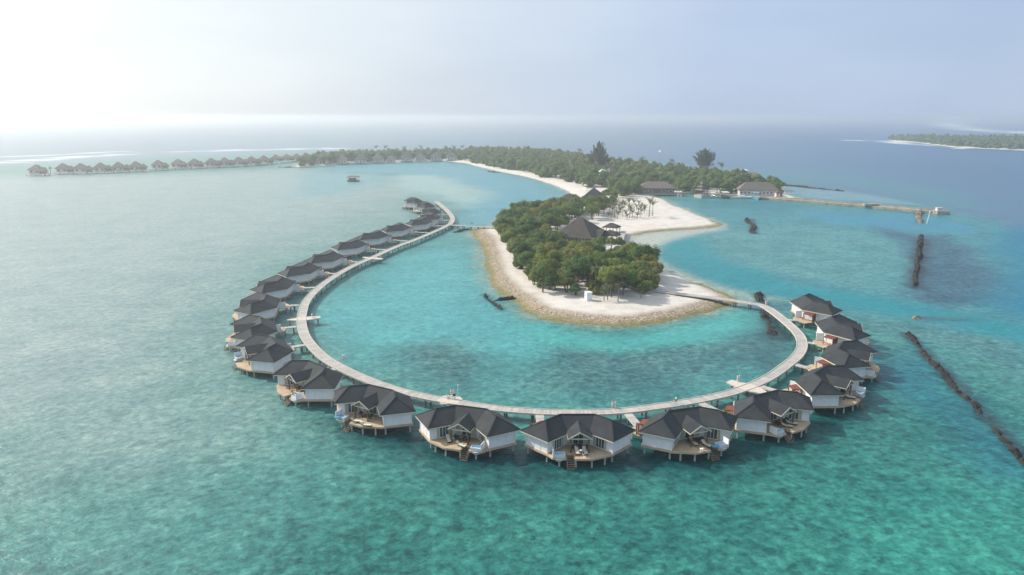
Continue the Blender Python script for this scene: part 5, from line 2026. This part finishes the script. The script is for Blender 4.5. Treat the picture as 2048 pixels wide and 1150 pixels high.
for i, (px, py) in enumerate([(91, 350), (102, 349.5)]):
    c = at(px, py, 0)
    r = empty('deck_parasol', (c.x, c.y, 0)); tag(r, 'thatched parasol on the walkway beside the leftmost stilt villa, %s one' % ('left' if i == 0 else 'right'), 'parasol')
    MB().cyl((0, 0), .25, -1, 6.4, 6).build('pole', M['post'], r); MB().tube([(0, 0, 5.8), (0, 0, 7.6)], [2.0, .1], 10).build('canopy', M['thatch'], r)

# parasols on the beach
for i, (px, py) in enumerate([(1167, 372), (1171, 376), (1170, 381), (1172, 385)]):
    c = at(px, py, 1.4)
    r = empty('beach_parasol', (c.x, c.y, 1.3)); tag(r, ['white beach parasol, topmost of the four at the end of the long beach', 'white beach parasol, second from the top at the end of the long beach', 'white beach parasol, third from the top at the end of the long beach', 'white beach parasol nearest the dark pointed roof at the end of the long beach'][i], 'parasol', 'parasols on the beach')
    MB().cyl((0, 0), .06, 0, 2.5, 6).build('pole', M['metal'], r); MB().tube([(0, 0, 2.1), (0, 0, 2.9)], [1.9, .05], 10).build('canopy', M['umbrella'], r)

# white shower cabin on the sand
c = at(1176.5, 600, 1.4)
sh = empty('shower_cabin', (c.x, c.y, ground_z(c.x, c.y)), .3)
tag(sh, 'small plain white cabin standing alone on the sand before the grove', 'cabin')
MB().box((0, 0, 1.15), (1.7, 1.7, 2.4)).build('wall', M['white_wall'], sh)
MB().box((0, 0, 2.42), (1.9, 1.9, .14)).build('roof', M['white_trim'], sh)
d_ = MB().box((-.2, -.87, 1.05), (.8, .06, 2.0)).build('door', M['white_trim'], sh)
MB().box((.1, -.93, 1.0), (.05, .06, .2)).build('handle', M['metal'], d_)


# ------------------------------------------------------------------ small things on the decks and the walk
def lounger_proto():
    r = empty('sun_lounger', (0, 0, 0))
    f = MB()
    f.box((0, -.25, .26), (.66, 1.4, .08))
    f.beam((0, .42, .28), (0, .98, .66), .66, .08, up=(1, 0, 0)) if False else f.slab([(-.33, .42, .3), (.33, .42, .3), (.33, 1.0, .7), (-.33, 1.0, .7)], .08)
    for x in (-.29, .29):
        for y in (-.85, .4): f.box((x, y, .11), (.07, .07, .22))
    f.build('frame', M['wicker'], r)
    m_ = MB()
    m_.box((0, -.25, .355), (.58, 1.36, .11)); m_.slab([(-.29, .44, .42), (.29, .44, .42), (.29, .99, .81), (-.29, .99, .81)], .1)
    m_.build('cushion', M['cushion'], r)
    return r


LG = [(1573.5, 851, 1.15, 'cream sun lounger, front one of the two on the deck beside the pointed lookout villa'), (1583.5, 846, 1.15, 'cream sun lounger, back one of the two on the deck beside the pointed lookout villa'),
      (1387.5, 885, .35, 'cream lounger with dark towel, left of two on the villa behind the walker'), (1413, 889, .55, 'cream sun lounger, right of two on the deck of the villa behind the walker'),
      (1154, 903, .08, 'cream sun lounger, left of two before the porch of the front centre villa'), (1170, 903, .12, 'cream sun lounger, right of two before the porch of the front centre villa'),
      (897, 879, .25, 'cream sun lounger near the left wing of the villa below the bicycle'), (922.5, 890, .9, 'cream sun lounger lying slanted near the stairs of the villa below the bicycle'),
      (713, 842, 1.45, 'cream sun lounger, left of two on the sunlit deck edge of the front left villa'), (732.5, 850, 1.45, 'cream sun lounger, right of two on the sunlit deck edge of the front left villa'),
      (592, 785, 1.2, 'cream sun lounger on the deck of the lower left villa with the stair platform'), (513, 727, 1.35, 'cream sun lounger, upper of two on the deck of the left bulge villa'), (520, 730, 1.35, 'cream sun lounger, lower of two on the deck of the left bulge villa'),
      (1689, 790, 1.2, 'cream lounger, left of two on the walled tub deck at the right'), (1700, 794, 1.2, 'cream lounger, right of two on the walled tub deck at the right')]
lp = lounger_proto()
for i, (px, py, rz, lab) in enumerate(LG):
    o = lp if i == 0 else copy_tree(lp)
    c = at(px, py, ZD + .3)
    o.location = (c.x, c.y, ZD + .005)
    o.rotation_euler = (0, 0, rz)
    tag(o, lab, 'sun lounger', 'sun loungers on the villa decks')


def table_proto():
    r = empty('side_table', (0, 0, 0))
    MB().box((0, 0, .43), (.5, .5, .05)).build('table_top', M['white_trim'], r)
    for x in (-.2, .2):
        for y in (-.2, .2): MB().box((x, y, .2), (.05, .05, .4)).build('leg', M['white_trim'], r)
    return r


tp = table_proto()
for i, (px, py, lab) in enumerate([(1162.5, 902, 'small white side table between the two loungers of the front centre villa'), (1403, 899, 'small white side table at the deck front of the villa behind the walker'),
                                   (905, 878, 'small white side table beside the lounger of the villa below the bicycle'), (723, 845, 'small white side table between the loungers of the front left villa')]):
    o = tp if i == 0 else copy_tree(tp)
    c = at(px, py, ZD + .3)
    o.location = (c.x, c.y, ZD + .005)
    tag(o, lab, 'side table')


def dining_proto():
    r = empty('dining_table', (0, 0, 0))
    MB().box((0, 0, .74), (1.0, .9, .06)).build('table_top', M['wicker'], r)
    for x in (-.42, .42):
        for y in (-.37, .37): MB().box((x, y, .36), (.07, .07, .72)).build('leg', M['wicker'], r)
    ch = empty('armchair', (0, 0, 0))
    MB().box((0, 0, .42), (.62, .6, .12)).build('seat', M['wicker'], ch)
    MB().slab([(-.31, .24, .95), (.31, .24, .95), (.31, .36, .95), (-.31, .36, .95)], .5).build('backrest', M['wicker'], ch)
    for s in (-1, 1): MB().box((s * .3, 0, .6), (.06, .58, .26)).build('armrest', M['wicker'], ch)
    for x in (-.27, .27):
        for y in (-.26, .26): MB().box((x, y, .18), (.06, .06, .36)).build('leg', M['wicker'], ch)
    return r, ch


dt, ch = dining_proto()
first = True
NAMES = {3: 'villa with the walled tub deck', 4: 'pointed lookout villa', 5: 'villa behind the walker', 6: 'front centre villa', 7: 'villa below the bicycle', 8: 'front left villa', 9: 'lower left stair platform villa'}
for i, nm in NAMES.items():
    o, c, rz, mir = VPOS[i]
    R = Matrix.Rotation(rz, 3, 'Z')
    for k, (x, y, a) in enumerate(((0, -4.55, 0), (-1.05, -4.5, PI / 2), (1.05, -4.5, -PI / 2))):
        src = dt if k == 0 else ch
        q = src if first and k < 2 else copy_tree(src)
        p = R @ (Vector((x, y, 0)) * VS) + Vector((c.x, c.y, 0))
        q.location = (p.x, p.y, ZD + .005)
        q.rotation_euler = (0, 0, rz + a)
        if k == 0: tag(q, 'dark dining table under the porch of the ' + nm, 'table', 'dining tables under the porches')
        else: tag(q, 'dark wicker armchair %s of the porch table of the ' % ('left' if k == 1 else 'right') + nm, 'armchair', 'armchairs under the porches')
    first = False
for (px, py, rz, lab, mat) in ((1431, 892, .3, 'blue towel lying on the tub of the villa behind the walker', 'towel'), (676, 833, .2, 'blue towel on the tub at the left of the front left villa', 'towel'), (492, 714, .3, 'blue towel on the tub of the left bulge villa', 'towel')):
    c = at(px, py, ZD + .5)
    tw = MB()
    n = 6
    vs = [(x * .26 - .65, y * .22 - .4, .03 * math.sin(x * 2.1 + y) + .05) for y in range(5) for x in range(n)]
    top = [(a * n + b, a * n + b + 1, (a + 1) * n + b + 1, (a + 1) * n + b) for a in range(4) for b in range(n - 1)]
    tw.add(vs + [(x, y, z - .05) for x, y, z in vs], top + [tuple(30 + q for q in f[::-1]) for f in top])
    o = tw.build('towel', M[mat])
    o.location = (c.x, c.y, ZD + .42); o.rotation_euler = (0, 0, rz)
    tag(o, lab, 'towel')


def torus_mb(mb, c, R, r, axis='y', n=18, m=8, mi=lambda k: 0):
    for i in range(n):
        a0, a1 = 2 * PI * i / n, 2 * PI * (i + 1) / n
        vs = []
        for a in (a0, a1):
            for j in range(m):
                b = 2 * PI * j / m
                x, z, y = (R + r * math.cos(b)) * math.cos(a), (R + r * math.cos(b)) * math.sin(a), r * math.sin(b)
                vs.append((c[0] + x, c[1] + y, c[2] + z) if axis == 'y' else (c[0] + y, c[1] + x, c[2] + z))
        mb.add(vs, [(j, (j + 1) % m, m + (j + 1) % m, m + j) for j in range(m)], mi(i))


def lifering_proto():
    r = empty('life_ring_stand', (0, 0, 0))
    mb = MB(); mb.box((0, .09, .62), (.74, .06, 1.0)); mb.build('board', M['trim'], r)
    for x in (-.34, .34): MB().box((x, .09, .65), (.09, .1, 1.3)).build('post', M['white_trim'], r)
    mb = MB(); torus_mb(mb, (0, 0, .68), .28, .075, 'y', 16, 8, lambda k: 1 if k % 4 == 0 else 0); mb.build('life_ring', [M['boat_white'], M['ring_red']], r, True)
    return r


lr = lifering_proto()
for i, (px, py, rz, lab) in enumerate([(1227.5, 816, 0, 'life ring on a board at the far edge of the boardwalk behind the front villas'), (686.5, 719.5, -.6, 'life ring stand on the boardwalk edge at the lower left of the ring'),
                                       (624, 635.5, -1.2, 'life ring stand on the tip of the left lookout'), (1533.5, 610, .3, 'pink and white life ring stand where the right footbridge meets the boardwalk'),
                                       (1477, 763, .6, 'life ring stand with white posts on the tip of the pointed lookout'), (904, 791, -.2, 'beige life ring board behind the parked bicycle')]):
    o = lr if i == 0 else copy_tree(lr)
    c = at(px, py, ZW)
    o.location = (c.x, c.y, ZW + .015)
    o.rotation_euler = (0, 0, rz)
    tag(o, lab, 'life ring stand', 'life ring stands along the boardwalk')


def bicycle():
    c = at(902.5, 798.2, ZW)
    r = empty('bicycle', (c.x, c.y, ZW + .02), -.1)
    tag(r, 'dark bicycle with a black basket parked at the edge of the boardwalk', 'bicycle')
    for x in (-.54, .54):
        mb = MB(); torus_mb(mb, (x, 0, .35), .33, .028, 'y', 22, 6)
        for k in range(8):
            a = PI * k / 8
            mb.beam((x - .32 * math.cos(a), 0, .35 - .32 * math.sin(a)), (x + .32 * math.cos(a), 0, .35 + .32 * math.sin(a)), .012, .012)
        mb.build('wheel', M['rubber'], r)
    fr = MB()
    P = {'bb': (-.05, 0, .32), 'seat': (-.22, 0, .88), 'head': (.36, 0, .9), 'headb': (.4, 0, .72), 'rear': (-.54, 0, .35), 'front': (.54, 0, .35)}
    for a, b in (('bb', 'seat'), ('bb', 'headb'), ('seat', 'head'), ('bb', 'rear'), ('seat', 'rear'), ('headb', 'front'), ('head', 'headb')): fr.tube([P[a], P[b]], .024, 6)
    fr.build('frame', M['boat_dark'], r)
    MB().box((-.24, 0, .94), (.26, .16, .06)).build('saddle', M['rubber'], r)
    mb = MB(); mb.tube([(.28, -.3, 1.06), (.36, -.12, 1.06), (.36, .12, 1.06), (.28, .3, 1.06)], .018, 6); mb.tube([(.36, 0, .9), (.36, 0, 1.06)], .02, 6); mb.build('handlebar', M['metal'], r)
    mb = MB()
    for a, b in (((.44, -.2), (.8, -.2)), ((.8, -.2), (.8, .2)), ((.8, .2), (.44, .2)), ((.44, .2), (.44, -.2))): mb.beam((*a, .86), (*b, .86), .03, .36)
    mb.box((.62, 0, .7), (.36, .4, .03)); mb.build('basket', M['rubber'], r)


bicycle()
c = at(916, 789, ZW)
po = empty('lamp_post', (c.x, c.y, ZW)); tag(po, 'thin white post at the boardwalk edge right of the bicycle', 'post')
MB().cyl((0, 0), .05, 0, 1.9, 8).build('pole', M['boat_white'], po); MB().cyl((0, 0), .1, 1.88, 2.05, 8, 0, .07).build('cap', M['boat_white'], po)


# ------------------------------------------------------------------ people
def skin_body(name, verts, edges, radii, mat, parent, root=0):
    me = bpy.data.meshes.new(name)
    me.from_pydata(verts, edges, [])
    o = bpy.data.objects.new(name, me)
    C.objects.link(o)
    md = o.modifiers.new('skin', 'SKIN')
    sk = me.skin_vertices[0].data if me.skin_vertices else None
    if sk is None:
        bm = bmesh.new(); bm.from_mesh(me); bm.verts.layers.skin.verify(); bm.to_mesh(me); bm.free()
        sk = me.skin_vertices[0].data
    for i, r in enumerate(radii):
        sk[i].radius = (r, r) if not isinstance(r, tuple) else r
        sk[i].use_root = i == root
    sb = o.modifiers.new('sub', 'SUBSURF'); sb.levels = 1; sb.render_levels = 1
    dg = bpy.context.evaluated_depsgraph_get()
    new = bpy.data.meshes.new_from_object(o.evaluated_get(dg))
    bpy.data.objects.remove(o)
    new.materials.clear(); new.materials.append(mat)
    for p in new.polygons: p.use_smooth = True
    return link(name, new, parent)


def person(px, py, rz, label, shorts=True):
    c = at(px, py, ZW)
    r = empty('person', (c.x, c.y, ZW + .01), rz)
    tag(r, label, 'person')
    # facing +x, mid stride
    V = [(0, 0, .95), (.01, 0, 1.15), (.02, 0, 1.36), (.03, 0, 1.5), (.05, 0, 1.62), (.06, 0, 1.72),
         (.0, .1, .9), (.16, .1, .5), (.2, .1, .08), (.33, .1, .03), (0, -.1, .9), (-.06, -.1, .5), (-.26, -.1, .12), (-.16, -.1, .03),
         (.02, .2, 1.38), (-.06, .24, 1.1), (.04, .25, .86), (.07, .25, .76), (.02, -.2, 1.38), (.08, -.24, 1.1), (.22, -.24, .9), (.28, -.24, .82)]
    E = [(0, 1), (1, 2), (2, 3), (3, 4), (4, 5), (0, 6), (6, 7), (7, 8), (8, 9), (0, 10), (10, 11), (11, 12), (12, 13), (2, 14), (14, 15), (15, 16), (16, 17), (2, 18), (18, 19), (19, 20), (20, 21)]
    Rd = [.12, .12, .13, .055, .1, .085, .085, .06, .042, .035, .085, .06, .042, .035, .055, .042, .034, .03, .055, .042, .034, .03]
    skin_body('body', V, E, Rd, M['skin'], r)
    skin_body('shirt', [(0, 0, .86), (.01, 0, 1.1), (.02, 0, 1.36), (.025, 0, 1.46), (.02, .2, 1.39), (-.03, .235, 1.2), (.02, -.2, 1.39), (.05, -.235, 1.2)], [(0, 1), (1, 2), (2, 3), (2, 4), (4, 5), (2, 6), (6, 7)],
              [.17, .155, .16, .08, .085, .075, .085, .075], M['shirt'], r)
    skin_body('shorts', [(0, 0, .95), (0, .1, .86), (.11, .1, .58), (0, -.1, .86), (-.04, -.1, .58)], [(0, 1), (1, 2), (0, 3), (3, 4)], [.14, .115, .095, .115, .095], M['shorts'], r)
    skin_body('hair', [(.03, 0, 1.69), (.05, 0, 1.745)], [(0, 1)], [.1, .095], M['hair'], r)


person(1352, 808.5, 2.9, 'person in a white shirt and dark shorts walking on the front of the boardwalk')
person(877, 459, 2.4, 'person in a white shirt standing on the boardwalk near the left footbridge')

for o in C.objects:
    t = o.get('label')
    if t and not 4 <= len(t.split()) <= 16: print('LABEL', len(t.split()), t)
